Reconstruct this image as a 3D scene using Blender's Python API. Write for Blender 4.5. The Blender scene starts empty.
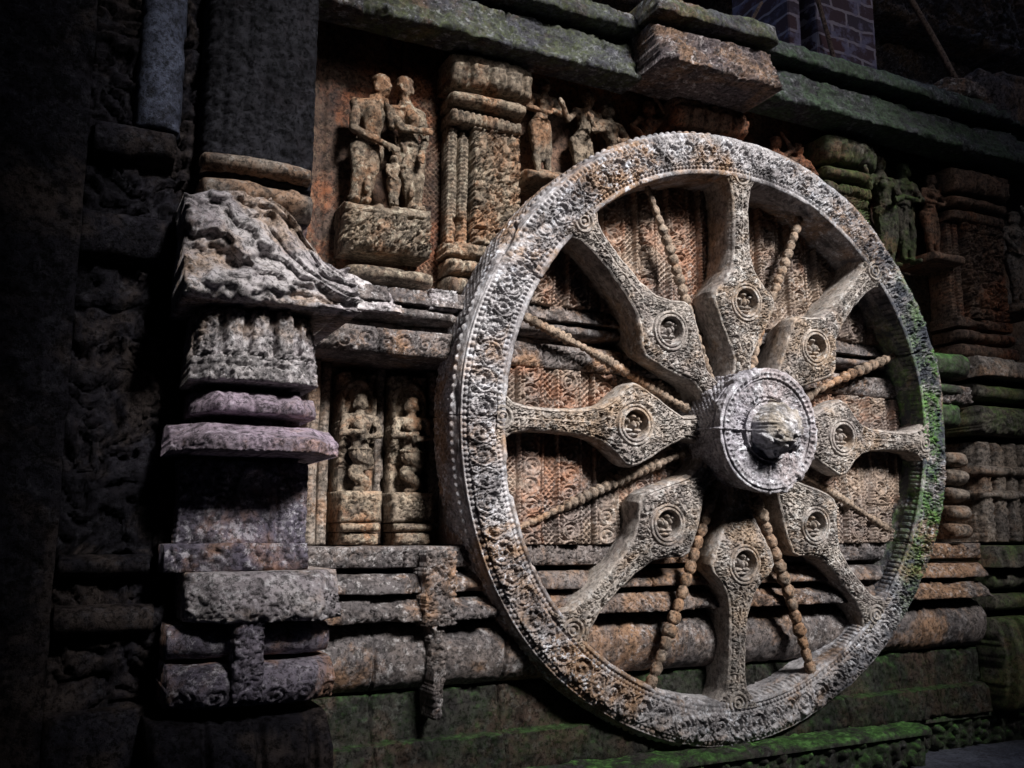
import bpy, bmesh, math
import numpy as np
from mathutils import Vector, Matrix

# ------------------------------------------------------------------ camera
S = bpy.context.scene
COL = S.collection
CAM = Vector((-2.92500528, -3.49527281, 1.16352129))
cam_d = bpy.data.cameras.new('camera')
cam_d.sensor_width = 36.0
cam_d.lens = 927.9 / 1024 * 36
cam_d.clip_end = 600
cam_d.clip_start = 0.05
cam = bpy.data.objects.new('camera', cam_d)
COL.objects.link(cam)
cam.location = CAM
cam.rotation_euler = (math.radians(90 + 9.21), 0, math.radians(-26.27))
S.camera = cam

# ------------------------------------------------------------------ light
SUN_EL, SUN_AZ = math.radians(37), math.radians(13)      # azimuth from -Y towards +X
SUNV = Vector((math.sin(SUN_AZ) * math.cos(SUN_EL), -math.cos(SUN_AZ) * math.cos(SUN_EL), math.sin(SUN_EL)))
world = bpy.data.worlds.new('World')
S.world = world
world.use_nodes = True
wn = world.node_tree
wbg = wn.nodes['Background']
sky_t = wn.nodes.new('ShaderNodeTexSky')
sky_t.sky_type = 'NISHITA'
sky_t.sun_disc = False
sky_t.sun_elevation = SUN_EL
sky_t.sun_rotation = math.pi - SUN_AZ
sky_t.air_density = 1.0
sky_t.dust_density = 2.0
wn.links.new(sky_t.outputs['Color'], wbg.inputs['Color'])
wbg.inputs['Strength'].default_value = 0.085
sun_d = bpy.data.lights.new('sun', 'SUN')
sun_d.energy = 5.0
sun_d.angle = math.radians(14)
sun_d.color = (1.0, 0.97, 0.93)
sun = bpy.data.objects.new('sun', sun_d)
COL.objects.link(sun)
sun.location = SUNV * 40
sun.rotation_euler = SUNV.to_track_quat('Z', 'Y').to_euler()
S.view_settings.view_transform = 'Standard'
S.view_settings.look = 'None'
S.view_settings.gamma = 1
S.view_settings.exposure = 1.0

# ------------------------------------------------------------------ noise and carving patterns (heights in metres)
_T = np.random.default_rng(11).random((16, 256, 256))

def vn2(x, y, seed=0):
    T = _T[seed % 16]
    x = np.asarray(x, float) + seed * 17.31
    y = np.asarray(y, float) + seed * 9.77
    ix = np.floor(x).astype(int); iy = np.floor(y).astype(int)
    fx = x - ix; fy = y - iy
    fx = fx * fx * (3 - 2 * fx); fy = fy * fy * (3 - 2 * fy)
    a = T[ix & 255, iy & 255]; b = T[(ix + 1) & 255, iy & 255]
    c = T[ix & 255, (iy + 1) & 255]; d = T[(ix + 1) & 255, (iy + 1) & 255]
    return ((a * (1 - fx) + b * fx) * (1 - fy) + (c * (1 - fx) + d * fx) * fy) * 2 - 1

def fbm2(x, y, octv=4, seed=0):
    r = 0; amp = 0.55; f = 1.0
    for k in range(octv):
        r = r + amp * vn2(x * f, y * f, seed + k); amp *= 0.5; f *= 2.03
    return r

def fbm3(p, octv=3, seed=0):
    x, y, z = p[..., 0], p[..., 1], p[..., 2]
    return (fbm2(x + 0.37 * z, y + 0.61 * z, octv, seed) + fbm2(y - 0.3 * x + 5, z + 0.27 * x, octv, seed + 5)) * 0.7

def sstep(a, b, x):
    t = np.clip((x - a) / (b - a), 0, 1)
    return t * t * (3 - 2 * t)

def pit(d, w):                 # raised line of half-width w at distance d
    return 1 - sstep(w * 0.6, w * 1.25, d)

def leafwork(x, y, sc, seed=0):
    # swirling foliage: warped bands, 0..1
    wx = fbm2(x / sc * 0.9, y / sc * 0.9, 2, seed) * 1.5
    wy = fbm2(x / sc * 0.9 + 31, y / sc * 0.9 + 7, 2, seed + 3) * 1.5
    n = vn2(x / sc * 1.5 + wx, y / sc * 1.5 + wy, seed + 6)
    return sstep(-0.18, 0.12, np.sin(n * 7.5))

def scroll(s, v, P, seed=0):
    # running vine scroll; v in -1..1 across the band, s in metres
    cell = np.floor(s / P)
    u = (s / P - cell) * 2 - 1
    sg = np.where(cell.astype(int) % 2 == 0, 1.0, -1.0)
    jit = 0.12 * vn2(cell * 3.7, cell * 0 + 2.2, seed)
    r = np.hypot(u, v * 0.95 + jit) + 1e-6
    ph = np.arctan2(v * sg, u)
    arms = np.cos(2 * math.pi * 1.75 * r - ph + seed)
    h = sstep(-0.15, 0.35, arms) * (1 - sstep(0.8, 0.98, r))
    ring = pit(np.abs(r - 0.88), 0.10)
    leaves = leafwork(s, v * P * 0.5, P * 0.33, seed + 2)
    corner = sstep(0.95, 1.08, r) * leaves
    return np.clip(np.maximum(h * (0.55 + 0.45 * leaves), ring) + corner * 0.9, 0, 1)

def lattice(s, z, p):
    a = np.abs(((s + z) / p) % 1 - 0.5); b = np.abs(((s - z) / p) % 1 - 0.5)
    return np.maximum(pit(a, 0.17), pit(b, 0.17))

def beadrow(s, dz, p, rad):
    u = ((s / p) % 1 - 0.5) * p
    d2 = (u / min(rad, p * 0.48)) ** 2 + (dz / rad) ** 2
    return np.sqrt(np.clip(1 - d2, 0, 1))

def dentil(s, p, duty=0.6):
    u = np.abs((s / p) % 1 - 0.5) * 2
    return 1 - sstep(duty - 0.12, duty + 0.12, u)

def blobs(s, z, pitch, h, seed=0, n=6):
    # a frieze of small eroded figures: each cell holds a few rounded lumps
    out = np.zeros_like(s)
    rg = np.random.default_rng(seed)
    c = np.floor(s / pitch).astype(int)
    u = s / pitch - c
    tab = rg.random((64, n, 4))
    for k in range(n):
        q = tab[c % 64, k]
        cx = 0.2 + 0.6 * q[..., 0]; cz = h * (0.12 + 0.76 * (k + q[..., 1]) / n)
        rx = pitch * (0.12 + 0.14 * q[..., 2]); rz = h * (0.09 + 0.1 * q[..., 3])
        d2 = ((u - cx) * pitch / rx) ** 2 + ((z - cz) / rz) ** 2
        out = np.maximum(out, np.sqrt(np.clip(1 - d2, 0, 1)))
    return out

# ------------------------------------------------------------------ materials
def stone(name, base, alt, warm=None, lichen=(0.42, 0.42, 0.43), lich=0.35, stain=0.5, moss=0.0,
          moss_up=0.0, mosscol=(0.035, 0.075, 0.018), speck=0.74, bump=0.7, scale=1.0, rough=0.8, mossx=None, mossz=None, side_shade=None, spec=0.22):
    m = bpy.data.materials.new(name); m.use_nodes = True
    nt = m.node_tree; N = nt.nodes; L = nt.links
    bs = N['Principled BSDF']
    geo = N.new('ShaderNodeNewGeometry')
    def noise(sc, det, rgh=0.6, dist=0.0, off=0.0):
        n = N.new('ShaderNodeTexNoise'); n.inputs['Scale'].default_value = sc * scale
        n.inputs['Detail'].default_value = det; n.inputs['Roughness'].default_value = rgh
        n.inputs['Distortion'].default_value = dist
        if off:
            a = N.new('ShaderNodeVectorMath'); a.operation = 'ADD'; a.inputs[1].default_value = (off, off * 1.7, -off)
            L.new(geo.outputs['Position'], a.inputs[0]); L.new(a.outputs[0], n.inputs['Vector'])
        else:
            L.new(geo.outputs['Position'], n.inputs['Vector'])
        return n.outputs['Fac']
    def ramp(src, lo, hi, v0=0.0, v1=1.0):
        r = N.new('ShaderNodeMapRange'); r.inputs[1].default_value = lo; r.inputs[2].default_value = hi
        r.inputs[3].default_value = v0; r.inputs[4].default_value = v1; r.interpolation_type = 'SMOOTHSTEP'
        L.new(src, r.inputs[0]); return r.outputs[0]
    def math_(op, a, b):
        n = N.new('ShaderNodeMath'); n.operation = op; n.use_clamp = True
        for i, q in enumerate((a, b)):
            if isinstance(q, (int, float)): n.inputs[i].default_value = q
            else: L.new(q, n.inputs[i])
        return n.outputs[0]
    def mix(fac, a, b, mode='MIX'):
        n = N.new('ShaderNodeMix'); n.data_type = 'RGBA'; n.blend_type = mode
        if isinstance(fac, (int, float)): n.inputs[0].default_value = fac
        else: L.new(fac, n.inputs[0])
        for i, q in ((6, a), (7, b)):
            if isinstance(q, tuple): n.inputs[i].default_value = (*q, 1)
            else: L.new(q, n.inputs[i])
        return n.outputs[2]
    c = mix(ramp(noise(3.1, 5, 0.65, 0.4), 0.38, 0.62), base, alt)
    if warm:
        c = mix(ramp(noise(2.3, 6, 0.7, 0.5, 3.1), 0.47, 0.62), c, warm)
    lc = math_('MULTIPLY', ramp(noise(26, 5, 0.75, 0.0, 7.0), 0.52, 0.62), ramp(noise(1.7, 4, 0.6, 0, 5.5), 0.38, 0.62, 0.25, 1.0))
    c = mix(math_('MULTIPLY', lc, lich), c, lichen)
    st = math_('MULTIPLY', ramp(noise(5.5, 7, 0.72, 0.6, 1.3), 0.50, 0.64), stain)
    c = mix(st, c, (0.016, 0.014, 0.017))
    sp = math_('MULTIPLY', ramp(noise(50, 6, 0.8, 0.3, 2.2), 0.41, 0.53, 1.0 - speck, 1.0), ramp(noise(13, 6, 0.75, 0.5, 4.7), 0.36, 0.52, 1.0 - 0.7 * speck, 1.0))
    spc = N.new('ShaderNodeCombineColor')
    for i in range(3): L.new(sp, spc.inputs[i])
    c = mix(1.0, c, spc.outputs[0], 'MULTIPLY')
    if moss or moss_up:
        sep = N.new('ShaderNodeSeparateXYZ'); L.new(geo.outputs['Normal'], sep.inputs[0])
        sp_ = N.new('ShaderNodeSeparateXYZ'); L.new(geo.outputs['Position'], sp_.inputs[0])
        up = ramp(sep.outputs[2], 0.15, 0.8, moss, max(moss, moss_up))
        f = math_('MULTIPLY', up, ramp(noise(4.2, 9, 0.8, 0.3, 9.0), 0.43, 0.56))
        if mossx:
            f = math_('MULTIPLY', f, ramp(sp_.outputs[0], mossx[0], mossx[1]))
        if mossz:
            f = math_('MULTIPLY', f, ramp(sp_.outputs[2], mossz[0], mossz[1]))
        mc = mix(ramp(noise(34, 4, 0.7, 0, 4.0), 0.42, 0.66), mosscol, tuple(min(1, q * 3.2) for q in mosscol))
        c = mix(f, c, mc); mossf = f
    if side_shade:                                   # bluish dark gradient along X: shade put into the colour
        sx = N.new('ShaderNodeSeparateXYZ'); L.new(geo.outputs['Position'], sx.inputs[0])
        f = math_('MULTIPLY', ramp(sx.outputs[0], side_shade[0], side_shade[1]), ramp(noise(7.0, 8, 0.75, 0.4, 12.0), 0.42, 0.60))
        c = mix(f, c, (0.040, 0.045, 0.060))
    L.new(c, bs.inputs['Base Color'])
    bs.inputs['Roughness'].default_value = rough
    bs.inputs['Specular IOR Level'].default_value = spec
    b1 = N.new('ShaderNodeBump'); b1.inputs['Strength'].default_value = bump; b1.inputs['Distance'].default_value = 0.012
    hsum = math_('ADD', math_('MULTIPLY', noise(60, 6, 0.75, 0, 6.0), 0.6), math_('MULTIPLY', noise(190, 3, 0.6, 0, 8.0), 0.4))
    if moss or moss_up: hsum = math_('ADD', math_('MULTIPLY', hsum, 0.6), math_('MULTIPLY', mossf, 0.4))
    L.new(hsum, b1.inputs['Height']); L.new(b1.outputs[0], bs.inputs['Normal'])
    return m

M = {}
M['rim'] = stone('weathered_grey_stone', (0.40, 0.385, 0.40), (0.20, 0.185, 0.195), (0.27, 0.175, 0.115), (0.70, 0.73, 0.81), 0.8, 0.7, rough=0.6, moss=1.0, speck=0.45, mossx=(0.95, 1.3), mosscol=(0.045, 0.10, 0.022), side_shade=(0.1, 1.1))
M['hub'] = stone('pale_grey_hub_stone', (0.40, 0.385, 0.41), (0.27, 0.255, 0.29), (0.30, 0.26, 0.27), (0.74, 0.76, 0.82), 0.75, 0.5, speck=0.6, rough=0.45)
M['spoke'] = stone('buff_grey_stone', (0.38, 0.34, 0.31), (0.24, 0.21, 0.20), (0.31, 0.23, 0.17), (0.58, 0.57, 0.56), 0.7, 0.5, speck=0.55)
M['bead'] = stone('warm_buff_stone', (0.31, 0.235, 0.18), (0.21, 0.16, 0.125), (0.32, 0.19, 0.115), (0.46, 0.42, 0.38), 0.4, 0.5)
M['panel'] = stone('warm_brown_stone', (0.31, 0.235, 0.185), (0.22, 0.175, 0.16), (0.30, 0.16, 0.105), (0.46, 0.42, 0.39), 0.7, 0.4, speck=0.5)
M['red'] = stone('red_laterite_stone', (0.155, 0.09, 0.062), (0.09, 0.06, 0.048), (0.26, 0.10, 0.05), (0.35, 0.28, 0.2), 0.3, 0.6)
M['figure'] = stone('ochre_carved_stone', (0.25, 0.195, 0.145), (0.16, 0.128, 0.10), (0.26, 0.145, 0.085), (0.48, 0.43, 0.34), 0.6, 0.6)
M['wall'] = stone('dull_brown_stone', (0.22, 0.18, 0.15), (0.14, 0.12, 0.11), (0.24, 0.15, 0.10), (0.40, 0.38, 0.36), 0.5, 0.6)
M['course'] = stone('grey_brown_course_stone', (0.165, 0.138, 0.13), (0.09, 0.08, 0.083), (0.25, 0.15, 0.095), (0.46, 0.44, 0.45), 0.6, 0.65)
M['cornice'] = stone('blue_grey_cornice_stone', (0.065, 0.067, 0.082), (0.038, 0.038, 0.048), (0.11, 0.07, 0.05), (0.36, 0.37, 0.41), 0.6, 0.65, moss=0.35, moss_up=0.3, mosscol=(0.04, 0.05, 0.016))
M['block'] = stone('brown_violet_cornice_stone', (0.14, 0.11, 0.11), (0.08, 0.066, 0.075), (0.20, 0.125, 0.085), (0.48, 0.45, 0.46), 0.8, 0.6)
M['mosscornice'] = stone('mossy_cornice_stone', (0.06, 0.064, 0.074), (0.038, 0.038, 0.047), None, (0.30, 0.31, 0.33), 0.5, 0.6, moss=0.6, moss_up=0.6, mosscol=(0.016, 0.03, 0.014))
M['pier'] = stone('blackened_violet_stone', (0.23, 0.205, 0.25), (0.12, 0.107, 0.145), (0.32, 0.19, 0.14), (0.58, 0.56, 0.62), 0.8, 0.55)
M['pale'] = stone('pale_eroded_stone', (0.46, 0.43, 0.44), (0.30, 0.27, 0.29), (0.40, 0.30, 0.24), (0.70, 0.68, 0.71), 0.85, 0.4)
M['violet'] = stone('dull_mauve_ring_stone', (0.40, 0.32, 0.40), (0.25, 0.205, 0.245), (0.40, 0.24, 0.18), (0.62, 0.54, 0.64), 0.7, 0.3)
M['dark'] = stone('shade_black_stone', (0.019, 0.018, 0.024), (0.011, 0.0105, 0.014), (0.045, 0.036, 0.034), (0.08, 0.08, 0.095), 0.3, 0.5)  # near black: far left shade put into the stone colour
M['soffit_shade'] = stone('shade_dark_soffit_stone', (0.045, 0.030, 0.024), (0.025, 0.02, 0.018), (0.07, 0.035, 0.022), (0.1, 0.08, 0.07), 0.3, 0.6)  # shade under the eave painted into the soffit stone
M['bluedark'] = stone('blue_glow_shaft_stone', (0.065, 0.075, 0.115), (0.03, 0.034, 0.055), None, (0.13, 0.15, 0.22), 0.5, 0.5)  # lighter blue stands in for daylight falling on this shaft
M['nearblack'] = stone('shade_dark_shaft_stone', (0.022, 0.022, 0.027), (0.013, 0.013, 0.016), None, (0.05, 0.05, 0.065), 0.3, 0.5)  # upper shaft darkened by colour to stand for shade
M['white'] = stone('white_lichened_stone', (0.50, 0.50, 0.53), (0.36, 0.35, 0.39), (0.30, 0.26, 0.22), (0.76, 0.76, 0.8), 0.9, 0.6, speck=0.5, rough=0.85)
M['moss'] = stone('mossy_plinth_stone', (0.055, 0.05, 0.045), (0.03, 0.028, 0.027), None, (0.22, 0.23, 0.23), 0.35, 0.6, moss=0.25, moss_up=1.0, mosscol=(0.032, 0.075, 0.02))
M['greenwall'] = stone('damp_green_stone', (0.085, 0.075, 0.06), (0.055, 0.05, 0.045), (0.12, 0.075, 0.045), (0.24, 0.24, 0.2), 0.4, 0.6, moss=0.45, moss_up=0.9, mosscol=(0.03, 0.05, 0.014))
M['blackbase'] = stone('mossy_black_base_stone', (0.035, 0.034, 0.03), (0.02, 0.02, 0.019), (0.05, 0.035, 0.028), (0.12, 0.13, 0.12), 0.3, 0.5, moss=0.15, moss_up=0.8, mosscol=(0.014, 0.030, 0.010))  # near black base stone, mossier on upward faces
M['ground'] = stone('dusty_blue_paving', (0.16, 0.17, 0.22), (0.10, 0.105, 0.14), None, (0.26, 0.27, 0.32), 0.4, 0.4, speck=0.5)
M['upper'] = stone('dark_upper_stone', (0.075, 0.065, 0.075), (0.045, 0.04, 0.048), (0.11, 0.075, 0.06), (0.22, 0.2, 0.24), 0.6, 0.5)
M['wood'] = stone('bamboo_pole_wood', (0.22, 0.15, 0.13), (0.15, 0.10, 0.09), None, (0.3, 0.25, 0.25), 0.2, 0.3)
M['bark'] = stone('tree_bark', (0.09, 0.07, 0.05), (0.05, 0.04, 0.03))

def brick_mat():
    m = bpy.data.materials.new('old_brickwork'); m.use_nodes = True
    nt = m.node_tree; N = nt.nodes; L = nt.links; bs = N['Principled BSDF']
    tc = N.new('ShaderNodeNewGeometry'); mp = N.new('ShaderNodeMapping'); mp.inputs['Rotation'].default_value = (math.radians(90), 0, 0)
    L.new(tc.outputs['Position'], mp.inputs[0])
    nd = N.new('ShaderNodeTexNoise'); nd.inputs['Scale'].default_value = 7; nd.inputs['Detail'].default_value = 4
    L.new(tc.outputs['Position'], nd.inputs['Vector'])
    ds = N.new('ShaderNodeVectorMath'); ds.operation = 'MULTIPLY_ADD'; ds.inputs[1].default_value = (0.06, 0.06, 0.06)
    L.new(nd.outputs['Color'], ds.inputs[0]); L.new(mp.outputs[0], ds.inputs[2])
    b = N.new('ShaderNodeTexBrick'); L.new(ds.outputs[0], b.inputs[0])
    b.inputs['Color1'].default_value = (0.07, 0.03, 0.042, 1); b.inputs['Color2'].default_value = (0.045, 0.033, 0.06, 1)
    b.inputs['Mortar'].default_value = (0.26, 0.23, 0.30, 1); b.inputs['Scale'].default_value = 1.0
    b.inputs['Brick Width'].default_value = 0.26; b.inputs['Row Height'].default_value = 0.105; b.inputs['Mortar Size'].default_value = 0.010
    n = N.new('ShaderNodeTexNoise'); n.inputs['Scale'].default_value = 9; n.inputs['Detail'].default_value = 7; n.inputs['Roughness'].default_value = 0.7
    L.new(tc.outputs['Position'], n.inputs['Vector'])
    r = N.new('ShaderNodeMapRange'); r.inputs[1].default_value = 0.5; r.inputs[2].default_value = 0.62; L.new(n.outputs[0], r.inputs[0])
    x = N.new('ShaderNodeMix'); x.data_type = 'RGBA'; L.new(r.outputs[0], x.inputs[0]); L.new(b.outputs[0], x.inputs[6]); x.inputs[7].default_value = (0.15, 0.14, 0.25, 1)
    L.new(x.outputs[2], bs.inputs['Base Color']); bs.inputs['Roughness'].default_value = 0.85
    bp = N.new('ShaderNodeBump'); bp.inputs['Strength'].default_value = 0.5; bp.inputs['Distance'].default_value = 0.01
    L.new(n.outputs[0], bp.inputs['Height']); L.new(bp.outputs[0], bs.inputs['Normal'])
    return m
M['brick'] = brick_mat()

for k in ('dark', 'nearblack', 'soffit_shade', 'blackbase', 'upper'):          # sheen cut so the dark stones stay black
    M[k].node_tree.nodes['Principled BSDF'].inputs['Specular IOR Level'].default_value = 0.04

# ------------------------------------------------------------------ object helpers
WL = {}                                        # world location of each Empty / thing
def tag(o, label=None, cat=None, group=None, kind=None):
    if label: o['label'] = label
    if cat: o['category'] = cat
    if group: o['group'] = group
    if kind: o['kind'] = kind
    return o

def thing(name, label, cat, loc=(0, 0, 0), group=None, rot=(0, 0, 0)):
    o = bpy.data.objects.new(name, None); COL.objects.link(o)
    o.location = loc; o.rotation_euler = rot; o.empty_display_size = 0.1
    WL[o.name] = np.array(loc, float)
    return tag(o, label, cat, group)

def link(name, me, mat, parent=None, base=None):
    # base: where the object's own origin goes (world coordinates)
    o = bpy.data.objects.new(name, me); COL.objects.link(o)
    if mat: me.materials.append(mat)
    pb = WL[parent.name] if parent else np.zeros(3)
    b = pb if base is None else np.array(base, float)
    if parent: o.parent = parent
    o.location = tuple(b - pb)
    WL[o.name] = b
    return o

def mesh_np(name, V, F):
    me = bpy.data.meshes.new(name)
    V = np.ascontiguousarray(V, np.float32); F = np.ascontiguousarray(F, np.int32)
    me.vertices.add(len(V)); me.vertices.foreach_set('co', V.ravel())
    k = F.shape[1]
    me.loops.add(F.size); me.loops.foreach_set('vertex_index', F.ravel())
    me.polygons.add(len(F)); me.polygons.foreach_set('loop_start', np.arange(0, F.size, k, dtype=np.int32))
    me.update(calc_edges=True)
    return me

def grid(name, P, mat, parent=None, closed_u=False, flip=False, base=None, smooth=False):
    n, m = P.shape[:2]
    idx = np.arange(n * m).reshape(n, m)
    if closed_u: idx = np.vstack([idx, idx[:1]])
    F = np.stack([idx[:-1, :-1], idx[1:, :-1], idx[1:, 1:], idx[:-1, 1:]], -1).reshape(-1, 4)
    if flip: F = F[:, ::-1]
    V = P.reshape(-1, 3)
    if base is None and parent is None:
        base = np.array([V[:, 0].mean(), V[:, 1].max(), V[:, 2].min()])
    b = WL[parent.name] if (parent and base is None) else np.array(base, float)
    me = mesh_np(name, V - b, F)
    if smooth:
        me.polygons.foreach_set('use_smooth', np.ones(len(me.polygons), bool))
    return link(name, me, mat, parent, base)

def slab(name, x0, x1, z0, z1, yf, yb, mat, parent=None, h=None, prof=None, plan=None, ztop=None, res=0.0055,
         wear=0.004, chip=0.012, seed=0, zslope=0.0, taper=None, lean=0.0):
    """carved stone block: front face at y=yf (towards -Y), back at y=yb.
    h(s,z) carving height in metres, prof(t) and plan(u) forward swell of the section and of the plan."""
    nx = max(4, int((x1 - x0) / res) + 1); nz = max(4, int((z1 - z0) / res) + 1)
    X, Z = np.meshgrid(np.linspace(x0, x1, nx), np.linspace(z0, z1, nz), indexing='ij')
    s = X - x0; zz = Z - z0; t = zz / (z1 - z0); u = s / (x1 - x0)
    Y = np.full_like(X, yf)
    if prof is not None: Y = Y - prof(t)
    if plan is not None: Y = Y - plan(u)
    if h is not None: Y = Y - h(s, zz)
    Y = Y + lean * t
    # worn arrises and weathering
    d = np.minimum(np.minimum(s, x1 - X), np.minimum(zz, z1 - Z))
    Y = Y + chip * np.exp(-d / 0.012) * (0.6 + 0.7 * fbm2(X * 14, Z * 14, 2, seed + 4))
    brk = sstep(0.28, 0.52, fbm2(X * 6.5, Z * 6.5 + seed, 4, seed + 6))
    Y = Y + min(0.045, 3.2 * chip) * brk * np.exp(-d / 0.022)
    if x1 - x0 > 0.9:                           # joints between the blocks of a course
        Pj = 0.62; k = np.floor(s / Pj); off = Pj * (0.5 + 0.3 * vn2(k * 5.3, k * 0 + seed * 1.7, 3))
        Y = Y + 0.022 * pit(np.abs(s - k * Pj - off + 0.004 * vn2(Z * 30, Z * 0, 2)), 0.0055)
    Y = Y + wear * fbm2(X * 30, Z * 30, 4, seed) + wear * 2 * fbm2(X * 4, Z * 4, 3, seed + 2)
    if ztop is not None: Z = z0 + zz * ztop(u)
    if taper is not None:
        xm = (x0 + x1) / 2; X = xm + (X - xm) * taper(t)
    Z = Z + zslope * (X - x0)
    Z = Z + 0.004 * fbm2(X * 9, t * 3, 3, seed + 7) + 0.0025 * fbm2(X * 40, t * 4, 2, seed + 8)
    X = X + 0.004 * fbm2(t * 3, Z * 11, 3, seed + 9)
    P = np.stack([X, Y, Z], -1)
    P = np.pad(P, ((1, 1), (1, 1), (0, 0)), mode='edge')
    for sl in ((0,), (-1,)):
        P[sl[0], :, 1] = yb
    P[:, 0, 1] = yb; P[:, -1, 1] = yb
    return grid(name, P, mat, parent)

def resample(pts, res):
    pts = np.array(pts, float); d = np.r_[0, np.cumsum(np.hypot(*np.diff(pts, axis=0).T))]
    n = max(2, int(d[-1] / res) + 1); q = np.linspace(0, d[-1], n)
    r = np.stack([np.interp(q, d, pts[:, 0]), np.interp(q, d, pts[:, 1])], -1)
    tg = np.gradient(r, axis=0); tg /= np.linalg.norm(tg, axis=1)[:, None] + 1e-9
    nr = np.stack([tg[:, 1], -tg[:, 0]], -1)
    return r, nr, q

def lathe(prof, h=None, nth=200, res=0.005, th0=0.0, th1=2 * math.pi):
    """revolve profile (radius, axial); h(theta, r, a, s) pushes along the profile normal. returns rad, ax, theta grids"""
    r, nr, q = resample(prof, res)
    TH = np.linspace(th0, th1, nth, endpoint=(th1 - th0) < 6.2)
    T, Rr = np.meshgrid(TH, r[:, 0], indexing='ij'); A = np.broadcast_to(r[:, 1], T.shape).copy()
    Sg = np.broadcast_to(q, T.shape)
    if h is not None:
        H = h(T, Rr, A, Sg)
        Rr = Rr + H * nr[:, 0]; A = A + H * nr[:, 1]
    return Rr, A, T

# ---------------------------------------------------------------- figures: capsules fused into one skin
def capsule(bm, p0, p1, r0, r1, seg=10, rings=4):
    p0 = Vector(p0); p1 = Vector(p1); ax = p1 - p0
    L = ax.length
    if L < 1e-6: ax = Vector((0, 0, 1e-5)); L = 1e-5
    q = ax.to_track_quat('Z', 'Y').to_matrix()
    vs = []
    rows = [(-r0 * math.cos(a), r0 * math.sin(a)) for a in np.linspace(0.25, math.pi / 2, rings)]
    rows += [(L + r1 * math.cos(a), r1 * math.sin(a)) for a in np.linspace(math.pi / 2, 0.25, rings)]
    for zz, rr in rows:
        vs.append([bm.verts.new(p0 + q @ Vector((rr * math.cos(k * 2 * math.pi / seg), rr * math.sin(k * 2 * math.pi / seg), zz))) for k in range(seg)])
    for a, b in zip(vs[:-1], vs[1:]):
        for k in range(seg):
            bm.faces.new((a[k], a[(k + 1) % seg], b[(k + 1) % seg], b[k]))
    bm.faces.new(vs[0][::-1]); bm.faces.new(vs[-1])

def ellipsoid(bm, c, rx, ry, rz, seg=14):
    mt = Matrix.Translation(Vector(c)) @ Matrix.Diagonal((rx, ry, rz, 1))
    bmesh.ops.create_uvsphere(bm, u_segments=seg, v_segments=seg // 2 + 2, radius=1, matrix=mt)

def fuse(bm, voxel, erode=0.004, seed=0, freq=22):
    me = bpy.data.meshes.new('skin'); bm.to_mesh(me); bm.free()
    o = bpy.data.objects.new('skin', me); COL.objects.link(o)
    md = o.modifiers.new('r', 'REMESH'); md.mode = 'VOXEL'; md.voxel_size = voxel
    sm = o.modifiers.new('s', 'SMOOTH'); sm.factor = 0.5; sm.iterations = 2
    dg = bpy.context.evaluated_depsgraph_get()
    m2 = bpy.data.meshes.new_from_object(o.evaluated_get(dg), depsgraph=dg)
    bpy.data.objects.remove(o)
    n = len(m2.vertices); co = np.zeros(n * 3, np.float32); no = np.zeros(n * 3, np.float32)
    m2.vertices.foreach_get('co', co); m2.vertices.foreach_get('normal', no)
    co = co.reshape(-1, 3).astype(float); no = no.reshape(-1, 3)
    co += no * (erode * 1.6 * fbm3(co * freq, 3, seed) + erode * 0.9 * fbm3(co * freq * 4, 2, seed + 3))[:, None]
    m2.vertices.foreach_set('co', co.astype(np.float32).ravel()); m2.update()
    m2.polygons.foreach_set('use_smooth', np.ones(len(m2.polygons), bool))
    return m2

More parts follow.
